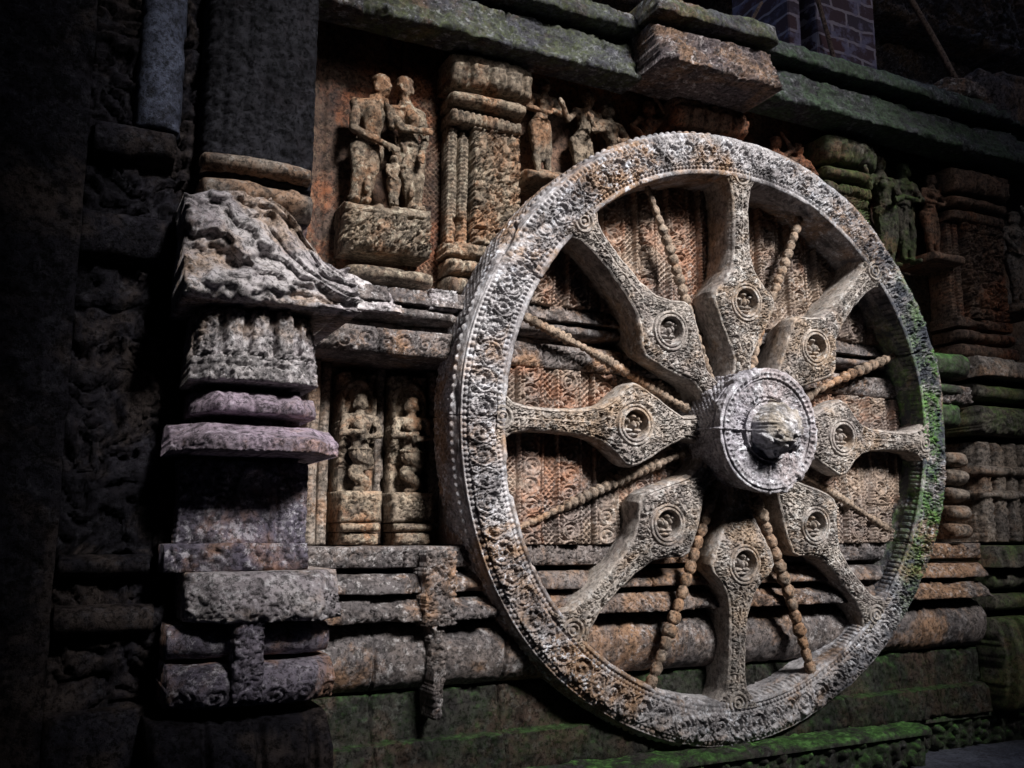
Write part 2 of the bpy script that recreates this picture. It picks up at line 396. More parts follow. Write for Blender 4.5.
def human(bm, J, k=1.0, bun=True, bust=0.0, face=(0, -1), skirt=False):
    """J: joints in metres (x, y, z); one continuous body once fused. k: size factor (head height = 0.135*k)"""
    g = lambda n: Vector(J[n])
    hd = g('head'); hr = 0.058 * k
    ellipsoid(bm, hd, hr, hr * 1.05, hr * 1.22)
    f = Vector((face[0], face[1], 0)).normalized(); sd = Vector((-f.y, f.x, 0))
    capsule(bm, hd + f * hr * 0.98 + Vector((0, 0, hr * 0.12)), hd + f * hr * 1.16 - Vector((0, 0, hr * 0.22)), 0.008 * k, 0.012 * k)   # nose
    for q in (-1, 1):
        ellipsoid(bm, hd + f * hr * 0.88 + sd * q * hr * 0.38 + Vector((0, 0, hr * 0.14)), 0.011 * k, 0.011 * k, 0.007 * k, 8)       # eyes
        ellipsoid(bm, hd + sd * q * hr * 1.0 - Vector((0, 0, hr * 0.1)), 0.012 * k, 0.012 * k, 0.026 * k, 8)                           # ears
        capsule(bm, hd + sd * q * hr * 1.02 - Vector((0, 0, hr * 0.4)), hd + sd * q * hr * 1.02 - Vector((0, 0, hr * 0.7)), 0.013 * k, 0.011 * k)
    capsule(bm, hd + f * hr * 0.9 + sd * -hr * 0.22 - Vector((0, 0, hr * 0.55)), hd + f * hr * 0.9 + sd * hr * 0.22 - Vector((0, 0, hr * 0.55)), 0.008 * k, 0.008 * k)  # mouth
    ellipsoid(bm, hd - f * hr * 0.1 + Vector((0, 0, hr * 0.75)), hr * 1.0, hr * 1.0, hr * 0.6)                                       # hair
    if bun: ellipsoid(bm, hd - f * hr * 0.75 + Vector((0, 0, hr * 0.9)), hr * 0.6, hr * 0.55, hr * 0.55)
    nk = g('neck'); ch = g('chest'); wa = g('waist'); hp = g('hips')
    capsule(bm, hd - Vector((0, 0, hr * 0.7)), nk, 0.032 * k, 0.038 * k)
    capsule(bm, nk, ch, 0.052 * k, 0.088 * k); capsule(bm, ch, wa, 0.086 * k, 0.062 * k); capsule(bm, wa, hp, 0.062 * k, 0.092 * k)
    shs = []
    for q, n in ((-1, 'l'), (1, 'r')):
        sh = g('sh' + n); shs.append(sh)
        capsule(bm, ch + Vector((0, 0, 0.04 * k)), sh, 0.062 * k, 0.042 * k)
        if 'el' + n in J:
            capsule(bm, sh, g('el' + n), 0.038 * k, 0.029 * k)
            el = g('el' + n); wr = g('wr' + n)
            capsule(bm, el, wr, 0.029 * k, 0.02 * k)
            dv = (wr - el).normalized()
            capsule(bm, wr, wr + dv * 0.045 * k, 0.019 * k, 0.023 * k)          # palm
            pr = dv.cross(Vector((0, -1, 0)))
            pr = pr.normalized() if pr.length > 1e-3 else Vector((1, 0, 0))
            for fi, ln in ((-1.5, 0.04), (-0.5, 0.05), (0.5, 0.047), (1.5, 0.037)):
                a = wr + dv * 0.055 * k + pr * fi * 0.011 * k
                capsule(bm, a, a + dv * ln * k * 0.6 + Vector((0, -0.008 * k, 0)), 0.0065 * k, 0.006 * k, 6, 3)
            capsule(bm, wr + dv * 0.012 * k, wr + dv * 0.035 * k + pr * 0.032 * k, 0.009 * k, 0.007 * k, 6, 3)
            ellipsoid(bm, wr - dv * 0.02 * k, 0.027 * k, 0.027 * k, 0.014 * k, 8)  # bangle
        if bust:
            ellipsoid(bm, ch + sd * q * 0.042 * k + f * 0.065 * k + Vector((0, 0, -0.005 * k)), 0.04 * k * bust, 0.038 * k * bust, 0.04 * k * bust)
        if 'kn' + n in J:
            hj = hp + sd * 0.0 + Vector((q * 0.045 * k, 0, -0.02 * k)); kn = g('kn' + n); an = g('an' + n)
            capsule(bm, hj, kn, 0.072 * k, 0.049 * k); capsule(bm, kn, an, 0.047 * k, 0.028 * k)
            ellipsoid(bm, kn.lerp(an, 0.3) + Vector((0, 0.012 * k, 0)), 0.042 * k, 0.045 * k, 0.08 * k)
            ft = g('ft' + n) if 'ft' + n in J else an + Vector((0, -0.09 * k, -0.025 * k))
            capsule(bm, an + Vector((0, 0, -0.02 * k)), ft, 0.027 * k, 0.02 * k)
    # girdle
    for ang in np.linspace(0, 2 * math.pi, 18, endpoint=False):
        ellipsoid(bm, hp + Vector((math.cos(ang) * 0.092 * k, math.sin(ang) * 0.092 * k, 0.03 * k)), 0.013 * k, 0.013 * k, 0.012 * k, 6)
    for ang in np.linspace(-1.1, 1.1, 7):                                      # necklace
        ellipsoid(bm, nk + f * (0.05 * k + 0.035 * k * math.cos(ang)) + sd * math.sin(ang) * 0.06 * k + Vector((0, 0, -0.02 * k - 0.035 * k * math.cos(ang))), 0.012 * k, 0.012 * k, 0.012 * k, 6)
    if 'knl' in J:
        for n in 'lr':
            ellipsoid(bm, g('an' + n) + Vector((0, 0, 0.012 * k)), 0.038 * k, 0.038 * k, 0.014 * k, 8)         # anklets
            capsule(bm, hp + f * 0.085 * k, g('kn' + n) + f * 0.05 * k + Vector((0, 0, 0.06 * k)), 0.014 * k, 0.010 * k, 6, 3)   # looped girdle strands
        mid = (g('knl') + g('knr')) / 2
        capsule(bm, hp + f * 0.09 * k, mid + f * 0.03 * k, 0.022 * k, 0.014 * k, 6, 3)                          # sash
        capsule(bm, mid + f * 0.03 * k, mid + f * 0.02 * k - Vector((0, 0, 0.12 * k)), 0.014 * k, 0.022 * k, 6, 3)
    for n in 'lr':
        if 'el' + n in J:
            ellipsoid(bm, g('sh' + n).lerp(g('el' + n), 0.45), 0.042 * k, 0.042 * k, 0.016 * k, 8)             # armlets

def figure_part(name, parent, Js, ys, voxel=0.0065, seed=0, mat=None, extra=None):
    bm = bmesh.new()
    for J, kw in Js: human(bm, J, **kw)
    if extra: extra(bm)
    me = fuse(bm, voxel * 0.85, 0.0036, seed, 30)
    n = len(me.vertices); co = np.zeros(n * 3, np.float32); me.vertices.foreach_get('co', co)
    co = co.reshape(-1, 3) - (WL[parent.name] if parent else ys).astype(np.float32)
    me.vertices.foreach_set('co', co.ravel()); me.update(); me.name = name
    return link(name, me, mat or M['figure'], parent, None if parent else ys)

def J_stand(x, y, z, k, sway=0.0, **over):
    """standing figure with feet at z; total height about 0.98*k metres"""
    J = dict(head=(x + sway * 0.6, y, z + 0.90 * k), neck=(x + sway * 0.3, y, z + 0.80 * k), chest=(x + sway * 0.2, y, z + 0.71 * k),
             waist=(x - sway * 0.4, y, z + 0.59 * k), hips=(x - sway, y, z + 0.49 * k),
             shl=(x - 0.115 * k + sway * 0.3, y, z + 0.765 * k), shr=(x + 0.115 * k + sway * 0.3, y, z + 0.765 * k),
             knl=(x - 0.055 * k - sway * 0.6, y - 0.02 * k, z + 0.26 * k), anl=(x - 0.05 * k, y, z + 0.045 * k),
             knr=(x + 0.055 * k - sway * 0.5, y - 0.02 * k, z + 0.26 * k), anr=(x + 0.055 * k, y, z + 0.045 * k))
    J.update(over)
    return J

# ================================================================== GROUND, TERRACE
def plain_box(name, x0, x1, y0, y1, z0, z1, mat, parent=None, bev=0.0):
    bm = bmesh.new()
    bmesh.ops.create_cube(bm, size=1, matrix=Matrix.Translation(((x0 + x1) / 2, (y0 + y1) / 2, (z0 + z1) / 2)) @ Matrix.Diagonal((x1 - x0, y1 - y0, z1 - z0, 1)))
    if bev: bmesh.ops.bevel(bm, geom=bm.edges[:], offset=bev, segments=2, affect='EDGES')
    base = WL[parent.name] if parent else np.array([(x0 + x1) / 2, (y0 + y1) / 2, z0])
    bmesh.ops.translate(bm, verts=bm.verts, vec=Vector(-base))
    me = bpy.data.meshes.new(name); bm.to_mesh(me); bm.free()
    return link(name, me, mat, parent, None if parent else base)

gx, gy = np.meshgrid(np.r_[-300, np.linspace(-12, 12, 160), 300], np.r_[-300, np.linspace(-12, 12, 160), 300], indexing='ij')
gz = 0.012 * fbm2(gx * 1.3, gy * 1.3, 4, 3) * (np.abs(gx) < 13) * (np.abs(gy) < 13)
tag(grid('ground', np.stack([gx, gy, gz], -1), M['ground'], base=(0, 0, 0)), kind='structure')

# added unseen wall behind the camera: its opening pools daylight on the wheel
OW = thing('added_shade_wall', 'added unseen wall with one arched opening that pools daylight on the wheel', 'wall', (0, -5.3, 0))
oz0, oz1, ox0, ox1 = 4.55, 8.5, -1.3, 3.0
plain_box('shade_wall_side', -14, ox0, -5.9, -5.0, 0, 17, M['dark'], OW)
plain_box('shade_wall_side', ox1, 14, -5.9, -5.0, 0, 17, M['dark'], OW)
plain_box('shade_wall_sill', ox0, ox1, -5.9, -5.0, 0, oz0, M['dark'], OW)
def shade_wall_head():
    # head of the added wall, arched to keep sun off the upper corners
    n = 40; zs = oz0 + 1.25; xm, hw = (ox0 + ox1) / 2, (ox1 - ox0) / 2
    a = np.linspace(math.pi, 0, n)
    bx = xm + hw * np.cos(a); bz = zs + (oz1 - zs) * np.sin(a) ** 0.9
    P = np.zeros((n, 5, 3))
    for j, (yy, top) in enumerate(((-5.0, 1), (-5.0, 0), (-5.9, 0), (-5.9, 1), (-5.0, 1))):
        P[:, j, 0] = bx; P[:, j, 1] = yy; P[:, j, 2] = 17 if top else bz
    grid('shade_wall_head', P, M['dark'], OW)
shade_wall_head()
plain_box('shade_wall_return', -7.2, -6.0, -5.0, 0.2, 0, 17, M['dark'], OW)  # side pieces added to block sky light
plain_box('shade_wall_return', 8.5, 9.7, -5.0, 0.2, 0, 13, M['dark'], OW)

# ================================================================== THE WHEEL
R = 1.45
WT = 0.0711
wheel = thing('stone_wheel', 'huge carved stone chariot wheel with eight broad spokes and a protruding hub', 'wheel',
              (0, math.sin(WT) * R, 1.65 - math.cos(WT) * R), rot=(WT, 0, 0))
OFF = np.array([0, 0, R])                       # wheel-local centre above its base
WL[wheel.name] = np.zeros(3)
def wgrid(name, P, mat, parent=wheel, **kw):
    o = grid(name, P + OFF, mat, None, base=(0, 0, 0), **kw)
    o.parent = parent
    return o

# ---- rim
RO, RI = 1.45, 1.248
def rim_h(T, r, a, s):
    arc = T * 1.35 + 0.035 * vn2(np.cos(T) * 5.5 + 9, np.sin(T) * 5.5 + 3, 7)      # uneven hand spacing
    front = (a < 0.03) & (s > 0.15)
    d = r - RI                                   # 0 at inner edge .. 0.2 at outer edge
    v = np.clip((d - 0.105 + 0.006 * vn2(np.cos(T) * 9, np.sin(T) * 9, 4)) / (0.054 + 0.006 * vn2(np.cos(T) * 12 + 5, np.sin(T) * 12, 9)), -1, 1)
    h = 0.017 * scroll(arc, v, 2 * math.pi * 1.35 / 82, 1) * (np.abs(d - 0.105) < 0.058)
    h = h + 0.009 * leafwork(arc, d, 0.015, 4) * (np.abs(d - 0.105) < 0.058)
    h = np.maximum(h, 0.013 * beadrow(arc, d - 0.033, 0.0235, 0.0105))
    h = np.maximum(h, 0.013 * beadrow(arc, d - 0.176, 0.0235, 0.0105))
    h = np.maximum(h, 0.010 * pit(np.abs(d - 0.048), 0.004)); h = np.maximum(h, 0.010 * pit(np.abs(d - 0.161), 0.004))
    h = np.maximum(h, 0.012 * pit(np.abs(d - 0.010), 0.010)); h = np.maximum(h, 0.012 * pit(np.abs(d - 0.19), 0.004))
    h = np.where(front, h, 0)
    side = (a > 0.03) & (r > 1.40)               # outer edge band: beads and lattice
    h = np.where(side, 0.010 * beadrow(arc, a - 0.055, 0.036, 0.014) + 0.008 * lattice(arc, a, 0.04) * (a > 0.085), h)
    inner = (r < RI + 0.004)
    h = np.where(inner, 0.006 * dentil(arc, 0.03) * (a < 0.05), h)
    for deg in (180, 151, 22, 222, 270.5, 318, 335, 88, 118):       # joints between the blocks
        dd = np.abs((np.degrees(T) - deg + 180) % 360 - 180) * math.pi / 180 * 1.35
        h = h - 0.02 * pit(dd + 0.004 * vn2(r * 40, r * 0, 5), 0.0045)
    worn = sstep(0.0, 0.35, fbm2(np.cos(T) * 3.4 + d * 6, np.sin(T) * 3.4 + d * 4, 4, 8))
    h = h * (1 - 0.7 * worn)
    chip = sstep(0.32, 0.6, fbm2(arc * 7, (r + a) * 9, 3, 6))
    return h + 0.004 * fbm2(arc * 25, s * 25, 4, 2) - 0.022 * chip * sstep(0.15, 0.2, np.abs(d - 0.1) * 2) * (a < 0.06) + 0.012 * fbm2(arc * 1.5, s, 2, 12)
prof = [(RI - 0.010, 0.26), (RI - 0.004, 0.004), (RI + 0.006, -0.022), (RI + 0.15, -0.018), (RI + 0.168, -0.010), (RO, 0.010), (RO + 0.012, 0.05), (RO + 0.004, 0.26)]
rr, aa, tt = lathe(prof, rim_h, nth=2900, res=0.004)
wob = 1 + 0.004 * np.sin(tt * 3 + 1) + 0.003 * np.sin(tt * 7)
wgrid('rim', np.stack([rr * wob * np.cos(tt), aa, rr * wob * np.sin(tt)], -1), M['rim'], closed_u=True)

# ---- hub
def hub_h(T, r, a, s):
    side = (a > -0.215) & (r > 0.24)
    arc = T * 0.285
    h = 0.0055 * lattice(arc, a, 0.030) * (a > -0.17) * (a < 0.1)
    h = np.maximum(h, 0.010 * pit(np.abs(a + 0.185), 0.008))
    face = ~side
    hf = 0.010 * beadrow(T * 0.25, r - 0.252, 0.026, 0.011) + 0.011 * pit(np.abs(r - 0.233), 0.006) + 0.011 * pit(np.abs(r - 0.274), 0.005)
    band = (r > 0.15) & (r < 0.226)
    hf = hf + band * 0.016 * np.maximum(beadrow(T * 0.188, r - 0.188, 0.0738, 0.033) * (0.5 + 0.5 * leafwork(T * 0.19, r, 0.02, 3)), 0.5 * leafwork(T * 0.19, r, 0.016, 8))
    hf = hf + 0.016 * pit(np.abs(r - 0.150), 0.006) + 0.016 * pit(np.abs(r - 0.132), 0.006)
    h = np.where(side, h, hf)
    dx = r * np.cos(T); dz = r * np.sin(T)
    h = h - 0.012 * pit(np.abs(dz + 0.004), 0.004) * (r > 0.1) * (dx < 0) - 0.01 * pit(np.abs(dx), 0.005) * (dz < -0.1) * face
    chip = sstep(0.2, 0.6, fbm2(T * 5, s * 6, 3, 2))
    return h * (1 - 0.6 * chip) + 0.006 * fbm2(T * 9, s * 30, 4, 5) - 0.012 * chip * (np.abs(r - 0.28) < 0.03)
prof = [(0.262, 0.2), (0.268, -0.02), (0.280, -0.16), (0.287, -0.20), (0.285, -0.232), (0.272, -0.245), (0.235, -0.243), (0.225, -0.232), (0.15, -0.23), (0.145, -0.24), (0.09, -0.235), (0.004, -0.235)]
rr, aa, tt = lathe(prof, hub_h, nth=520, res=0.004)
hub = wgrid('hub', np.stack([rr * np.cos(tt), aa, rr * np.sin(tt)], -1), M['hub'], closed_u=True)
WL[hub.name] = np.zeros(3)
def axle_h(T, r, a, s):
    x, z = r * np.cos(T), r * np.sin(T)
    return 0.022 * fbm2(x * 11 + 4, z * 11 + a * 9, 4, 3) + 0.008 * fbm2(x * 60 + a * 30, z * 60, 3, 8) - 0.012 * sstep(0.15, 0.35, fbm2(x * 26 + 7, z * 26 - a * 20, 3, 5))
prof = [(0.124, -0.20), (0.120, -0.245), (0.112, -0.285), (0.098, -0.325), (0.076, -0.358), (0.046, -0.378), (0.002, -0.385)]
rr, aa, tt = lathe(prof, axle_h, nth=200, res=0.0035)
X = rr * np.cos(tt); Z = rr * np.sin(tt)
wgrid('axle_stub', np.stack([X + 0.006, aa, Z + 0.002], -1), M['white'], parent=hub, closed_u=True)

# ---- broad spokes with medallions
RM = 0.428 * R
kr = np.array([0.14, 0.20, 0.24, 0.30, 0.36, 0.405, 0.43, 0.455, 0.49, 0.535, 0.60, 0.70, 0.78, 0.83, 0.86, 0.885]) * R
kw = np.array([0.055, 0.040, 0.038, 0.068, 0.102, 0.124, 0.131, 0.122, 0.086, 0.056, 0.041, 0.036, 0.038, 0.048, 0.072, 0.11]) * R
ky = np.array([-0.03, -0.035, -0.04, -0.05, -0.058, -0.062, -0.062, -0.062, -0.058, -0.045, -0.03, -0.022, -0.02, -0.02, -0.02, -0.02])
def spoke(deg, seed, widths=1.0):
    A = math.radians(deg); rg = np.random.default_rng(seed)
    n, m = 330, 100
    r, t = np.meshgrid(np.linspace(kr[0], kr[-1], n), np.linspace(-1, 1, m), indexing='ij')
    w = np.interp(r, kr, kw) * (1 + 0.05 * vn2(r * 7, np.sign(t) * 3 + 3, seed)) * widths
    e = t * w
    y = np.interp(r, kr, ky) + 0.022 * np.abs(t) ** 4
    edge = w - np.abs(e)
    dm = np.hypot(r - RM, e)
    boss = (r > 0.27 * R) & (r < 0.53 * R)
    h = 0.011 * pit(np.abs(edge - 0.010), 0.007)
    h = np.maximum(h, 0.018 * leafwork(r, e, 0.018, seed) * (edge > 0.022) * (dm > 0.10))
    shaft = (r > 0.56 * R)
    h = np.where(shaft & (edge > 0.018), 0.016 * np.maximum(leafwork(r, e, 0.02, seed + 1), pit(np.abs(e), 0.004)), h)
    h = np.where(shaft, np.maximum(h, 0.010 * beadrow(r, edge - 0.010, 0.02, 0.009)), h)
    de = np.hypot(r - 0.868 * R, e)                 # rosette where the spoke meets the rim
    h = np.where(de < 0.058, 0.016 * np.maximum(pit(np.abs(de - 0.045), 0.008), np.maximum(pit(np.abs(de - 0.024), 0.006), 1 - sstep(0.008, 0.013, de))), h)
    worn = sstep(0.1, 0.6, fbm2(r * 4, e * 6, 3, seed + 3))
    h = h * (1 - 0.6 * worn)
    y = y - h + 0.007 * fbm2(r * 28, e * 28, 4, seed + 5) + 0.010 * fbm2(r * 5, e * 5, 2, seed + 8)
    y = np.where(dm < 0.086, 0.03, y)               # socket for the medallion
    x = r * math.cos(A) - e * math.sin(A); z = r * math.sin(A) + e * math.cos(A)
    P = np.pad(np.stack([x, y, z], -1), ((0, 0), (1, 1), (0, 0)), mode='edge')
    Q = P.copy()
    for q in (0, -1):
        P[:, q, 1] = np.maximum(P[:, q, 1] + 0.075, 0.045)
        ee = 0.5 * w[:, q]* (-1 if q == 0 else 1)
        rl = r[:, 0]
        Q[:, q] = np.stack([rl * math.cos(A) - ee * math.sin(A), 0 * rl + 0.27, rl * math.sin(A) + ee * math.cos(A)], -1)
    P = np.concatenate([Q[:, :1], P, Q[:, -1:]], 1)
    o = wgrid('spoke', P, M['spoke'])
    WL[o.name] = np.zeros(3)
    # medallion
    nr_, nt_ = 46, 150
    q, th = np.meshgrid(np.linspace(0.001, 0.094, nr_), np.linspace(0, 2 * math.pi, nt_, endpoint=False), indexing='ij')
    mx = q * np.cos(th); mz = q * np.sin(th)
    hh = 0.018 * pit(np.abs(q - 0.087), 0.007) + 0.020 * pit(np.abs(q - 0.070), 0.007) + 0.006 * beadrow(th * 0.078, q - 0.0785, 0.012, 0.004)
    inner = q < 0.0615
    fig = np.zeros_like(q)
    def lump(cx, cz, rx, rz, hgt):
        nonlocal fig
        d2 = ((mx - cx) / rx) ** 2 + ((mz - cz) / rz) ** 2
        fig = np.maximum(fig, hgt * np.sqrt(np.clip(1 - d2, 0, 1)))
    j = lambda s_: (rg.random() - 0.5) * s_
    lump(j(.01), -0.044, 0.042, 0.009, 0.03)                        # seat
    lump(j(.012), -0.002, 0.014, 0.024, 0.038)                      # torso
    hx = j(.016); lump(hx, 0.034, 0.0115, 0.0125, 0.04)             # head
    lump(-0.020 + j(.01), -0.026, 0.022, 0.010, 0.034); lump(0.022 + j(.01), -0.026, 0.022, 0.011, 0.034)   # folded legs
    for sg in (-1, 1):
        lump(sg * (0.024 + j(.006)), 0.004 + j(.02), 0.008, 0.018, 0.032); lump(sg * (0.038 + j(.008)), 0.010 + j(.04), 0.010, 0.010, 0.028)
    lump(j(.07), 0.03 + j(.03), 0.010, 0.014, 0.026); lump(j(.08), -0.01 + j(.03), 0.009, 0.016, 0.026)
    yy = np.where(inner, -0.024 - fig * 1.15, -0.056 - hh) + 0.0035 * fbm2(mx * 70 + deg, mz * 70, 3, seed)
    yy = np.where(q > 0.0925, 0.03, yy)
    ca, sa = RM * math.cos(A), RM * math.sin(A)
    P = np.stack([ca + mx, yy, sa + mz], -1).transpose(1, 0, 2)
    wgrid('medallion', P, M['spoke'], parent=o, closed_u=True, smooth=False)
    return o
for i, dg in enumerate((0, 45, 90, 135, 180, 225, 270, 315)):
    spoke(dg, 20 + i * 3)

# ---- thin beaded spokes
def beaded(deg, r0, r1, rad, pitch, y0=0.05, y1=0.09, worn=0.38, seed=0):
    A = math.radians(deg); n = int((r1 - r0) / 0.004); m = 20
    L_, th = np.meshgrid(np.linspace(r0, r1, n), np.linspace(0, 2 * math.pi, m, endpoint=False), indexing='ij')
    u = ((L_ / pitch) % 1 - 0.5) * 2
    rad_ = rad * (0.42 + 0.58 * np.sqrt(np.clip(1 - u * u, 0, 1))) * (1 + 0.18 * vn2(np.floor(L_ / pitch) * 3.1, 0 * L_, seed))
    rad_ = rad_ * (1 + 0.16 * fbm2(L_ * 40, th * 1.3, 3, seed) + 0.14 * fbm2(L_ * 110, th * 2.5, 3, seed + 3))
    lost = sstep(0.12, 0.3, vn2(L_ * 5.5, 0 * L_ + seed * 0.77, seed + 1))       # worn stretches
    rad_ = rad_ * (1 - worn * lost)
    e = rad_ * np.cos(th); yy = y0 + (y1 - y0) * (L_ - r0) / (r1 - r0) + rad_ * np.sin(th)
    e = e + 0.006 * np.sin(L_ * 6 + seed)
    P = np.stack([L_ * math.cos(A) - e * math.sin(A), yy, L_ * math.sin(A) + e * math.cos(A)], -1).transpose(1, 0, 2)
    wgrid('beaded_spoke', P, M['bead'], closed_u=True, smooth=True)
for dg, rad, pit_ in ((22.5, 0.029, 0.058), (67.5, 0.025, 0.052), (112.5, 0.025, 0.050), (157.5, 0.024, 0.030),
                      (202.5, 0.026, 0.036), (247.5, 0.029, 0.060), (292.5, 0.029, 0.066), (337.5, 0.021, 0.032)):
    low = 240 < dg < 300                        # these two hang clear of the base mouldings
    beaded(dg, 0.24, 1.262, rad, pit_, y0=0.0 if low else 0.05, y1=-0.005 if low else 0.09, worn=0.12 if low else 0.38, seed=int(dg))

# ================================================================== TEMPLE WALL
wall = thing('temple_wall', 'carved brown temple wall with moulded base courses behind the great wheel', 'wall', (0.2, 0.36, 0.2))
def part(name, *a, **k):
    return slab(name, *a, parent=wall, **k)
W0, W1 = -2.02, 1.86
plain_box('wall_core', -6.5, 9.0, 0.56, 2.9, 0.0, 3.72, M['wall'], wall)

def strips(s, z):
    P = 0.192
    u = s % P
    k = np.floor(s / P).astype(int)
    h = np.where(u < 0.055, lattice(u, z, 0.0275) * 0.018 - 0.034, 0)
    h = np.where((u >= 0.060) & (u < 0.074), 0.012 * beadrow(z, u - 0.067, 0.017, 0.007) + 0.006, h)
    v = np.clip((u - 0.126) / 0.045, -1, 1)
    h = np.where((u >= 0.079) & (u < 0.173), 0.024 * scroll(z + 0.031 * (k % 3), v, 0.083, 2) - 0.012, h)
    h = np.where((u >= 0.176) & (u < 0.190), 0.012 * beadrow(z, u - 0.183, 0.017, 0.007) + 0.006, h)
    for c in (0.0575, 0.0765, 0.1745, 0.190): h = h - 0.03 * pit(np.abs(u - c), 0.0036)
    h = h - 0.014 * pit(np.abs((z + 0.02 * (k % 2)) % 0.40 - 0.2), 0.003)
    worn = sstep(0.1, 0.55, fbm2(s * 3, z * 3, 3, 9))
    return h * (1 - 0.5 * worn)
def disc_strips(s, z):                         # the upper field is a half disc that ends behind the rim
    return np.where(np.hypot(s - 1.3, z + 0.55) > 1.37, -0.34, strips(s, z))
part('carved_panel', -1.30, 1.30, 2.20, 3.05, 0.125, 0.565, M['panel'], h=disc_strips, seed=1, res=0.0045)
part('carved_panel', -1.36, 1.40, 1.12, 1.90, 0.125, 0.565, M['panel'], h=strips, seed=3, res=0.0045)

def frieze(P, h0=0.015, band=0.07, seed=0):
    def f(s, z):
        v = np.clip((z - band * 0.72) / (band * 0.5), -1, 1)
        q = h0 * scroll(s, v, P, seed) * (np.abs(z - band * 0.72) < band * 0.5)
        q = np.maximum(q, 0.009 * beadrow(s, z - band * 0.12, 0.016, 0.007))
        q = np.maximum(q, 0.009 * beadrow(s, z - band * 1.34, 0.016, 0.007))
        return q
    return f
rnd = lambda a: (lambda t: a * np.sqrt(np.clip(1 - (2 * t - 1) ** 2, 0, 1)))
# lintel frieze and the ledges of the middle band
part('lintel_frieze', W0, W1, 1.905, 2.015, 0.125, 0.565, M['course'], h=frieze(0.085, 0.015, 0.074, 4), seed=4)
part('moulding', W0, W1, 2.018, 2.060, 0.24, 0.565, M['course'], seed=5)
part('moulding', W0, W1, 2.065, 2.115, 0.15, 0.565, M['course'], prof=rnd(0.03), seed=6)
part('moulding', W0, W1, 2.125, 2.20, 0.15, 0.565, M['course'], prof=lambda t: 0.05 * (1 - t) ** 1.3, h=lambda s, z: 0.008 * leafwork(s, z, 0.03, 3), seed=7)
# base courses
part('carved_course', W0, W1, 1.03, 1.115, 0.15, 0.565, M['course'], h=frieze(0.055, 0.013, 0.058, 7), seed=8)
part('moulding', W0, W1, 0.93, 1.005, 0.16, 0.565, M['course'], prof=lambda t: 0.06 * np.clip(1.25 - t * 1.2, 0, 1) ** 0.7, seed=9)
part('moulding', W0, W1, 0.82, 0.905, 0.15, 0.565, M['course'], prof=lambda t: 0.06 * np.clip(1.3 - t * 1.2, 0, 1) ** 0.8,
     h=lambda s, z: 0.012 * scroll(s, (z - 0.028) / 0.026, 0.06, 3) * (z < 0.055), seed=10)
part('round_moulding', W0, W1, 0.535, 0.805, 0.27, 0.565, M['course'], prof=rnd(0.13), wear=0.008, seed=11)
part('base_course', W0, W1, 0.19, 0.53, 0.23, 0.565, M['blackbase'], prof=lambda t: 0.05 * (t < 0.45) + 0.04 * (1 - t), wear=0.009, seed=12)
# recessed strips at the sides of the figure niche
for i, (a, b, yf) in enumerate(((-1.98, -1.93, 0.36), (-1.91, -1.87, 0.42), (-1.645, -1.61, 0.46), (-1.41, -1.35, 0.42))):
    part('niche_jamb', a, b, 1.12, 1.90, yf, 0.565, M['wall'], h=lambda s, z: 0.008 * beadrow(z, s - 0.02, 0.022, 0.010), seed=13 + i)
# vertical strap crossing the base courses
def strap(name, xa, xb, z0, z1, yf, parent, mat, seed):
    return slab(name, xa, xb, z0, z1, yf, 0.5, mat, parent, h=lambda s, z: 0.016 * leafwork(s, z, 0.03, seed) , seed=seed, wear=0.008)
strap('strap', -1.555, -1.42, 0.80, 1.10, 0.065, wall, M['course'], 21)
slab('strap_pendant', -1.525, -1.45, 0.44, 0.80, 0.08, 0.5, M['course'], wall, h=lambda s, z: 0.014 * leafwork(s, z, 0.03, 5), taper=lambda t: 0.45 + 0.55 * t, seed=22)
# upper wall behind the reliefs: lattice ground and plain fields
part('lattice_field', -1.56, -1.36, 2.20, 3.6, 0.40, 0.565, M['red'], h=lambda s, z: 0.012 * lattice(s, z, 0.028), seed=30)
part('plain_field', -1.03, 1.86, 2.95, 3.6, 0.42, 0.565, M['red'], seed=32)
part('plain_field', -2.02, -1.57, 2.20, 3.6, 0.43, 0.565, M['red'], seed=31, h=lambda s, z: 0.012 * np.sin(s * 60) * (s < 0.1))

# ================================================================== CORNICE
def cornice(name, label, xs, mat, lipmat, yf, zb, ridge, seed):
    c = thing(name, label, 'cornice', ((xs[0] + xs[1]) / 2, yf, zb))
    slab('eave', xs[0], xs[1], zb, zb + 0.235, yf, 0.26, mat, c, prof=lambda t: 0.10 * (1 - t) ** 1.4,
         h=lambda s, z: 0.018 * leafwork(s, z * 1.5, 0.05, seed) * ridge + 0.012 * fbm2(s * 6, z * 40, 3, seed), wear=0.012, chip=0.04, seed=seed, res=0.008)
    slab('soffit', xs[0] + 0.01, xs[1] - 0.01, zb + 0.14, zb + 0.22, yf + 0.03, 0.6, M['soffit_shade'], c, seed=seed + 1, res=0.01)
    slab('upper_lip', xs[0] - 0.01, xs[1] + 0.01, zb + 0.265, zb + 0.375, yf - 0.06, 0.6, lipmat, c, prof=lambda t: 0.03 * (1 - t), wear=0.012, chip=0.03, seed=seed + 2, res=0.008)
    return c
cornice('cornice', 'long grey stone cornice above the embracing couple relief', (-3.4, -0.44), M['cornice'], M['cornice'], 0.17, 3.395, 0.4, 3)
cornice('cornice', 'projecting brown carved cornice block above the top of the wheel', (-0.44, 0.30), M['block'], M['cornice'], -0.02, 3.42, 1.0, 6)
cornice('cornice', 'mossy green stone cornice running right under the brick pillar', (0.31, 6.0), M['mosscornice'], M['mosscornice'], 0.14, 3.475, 0.3, 9)

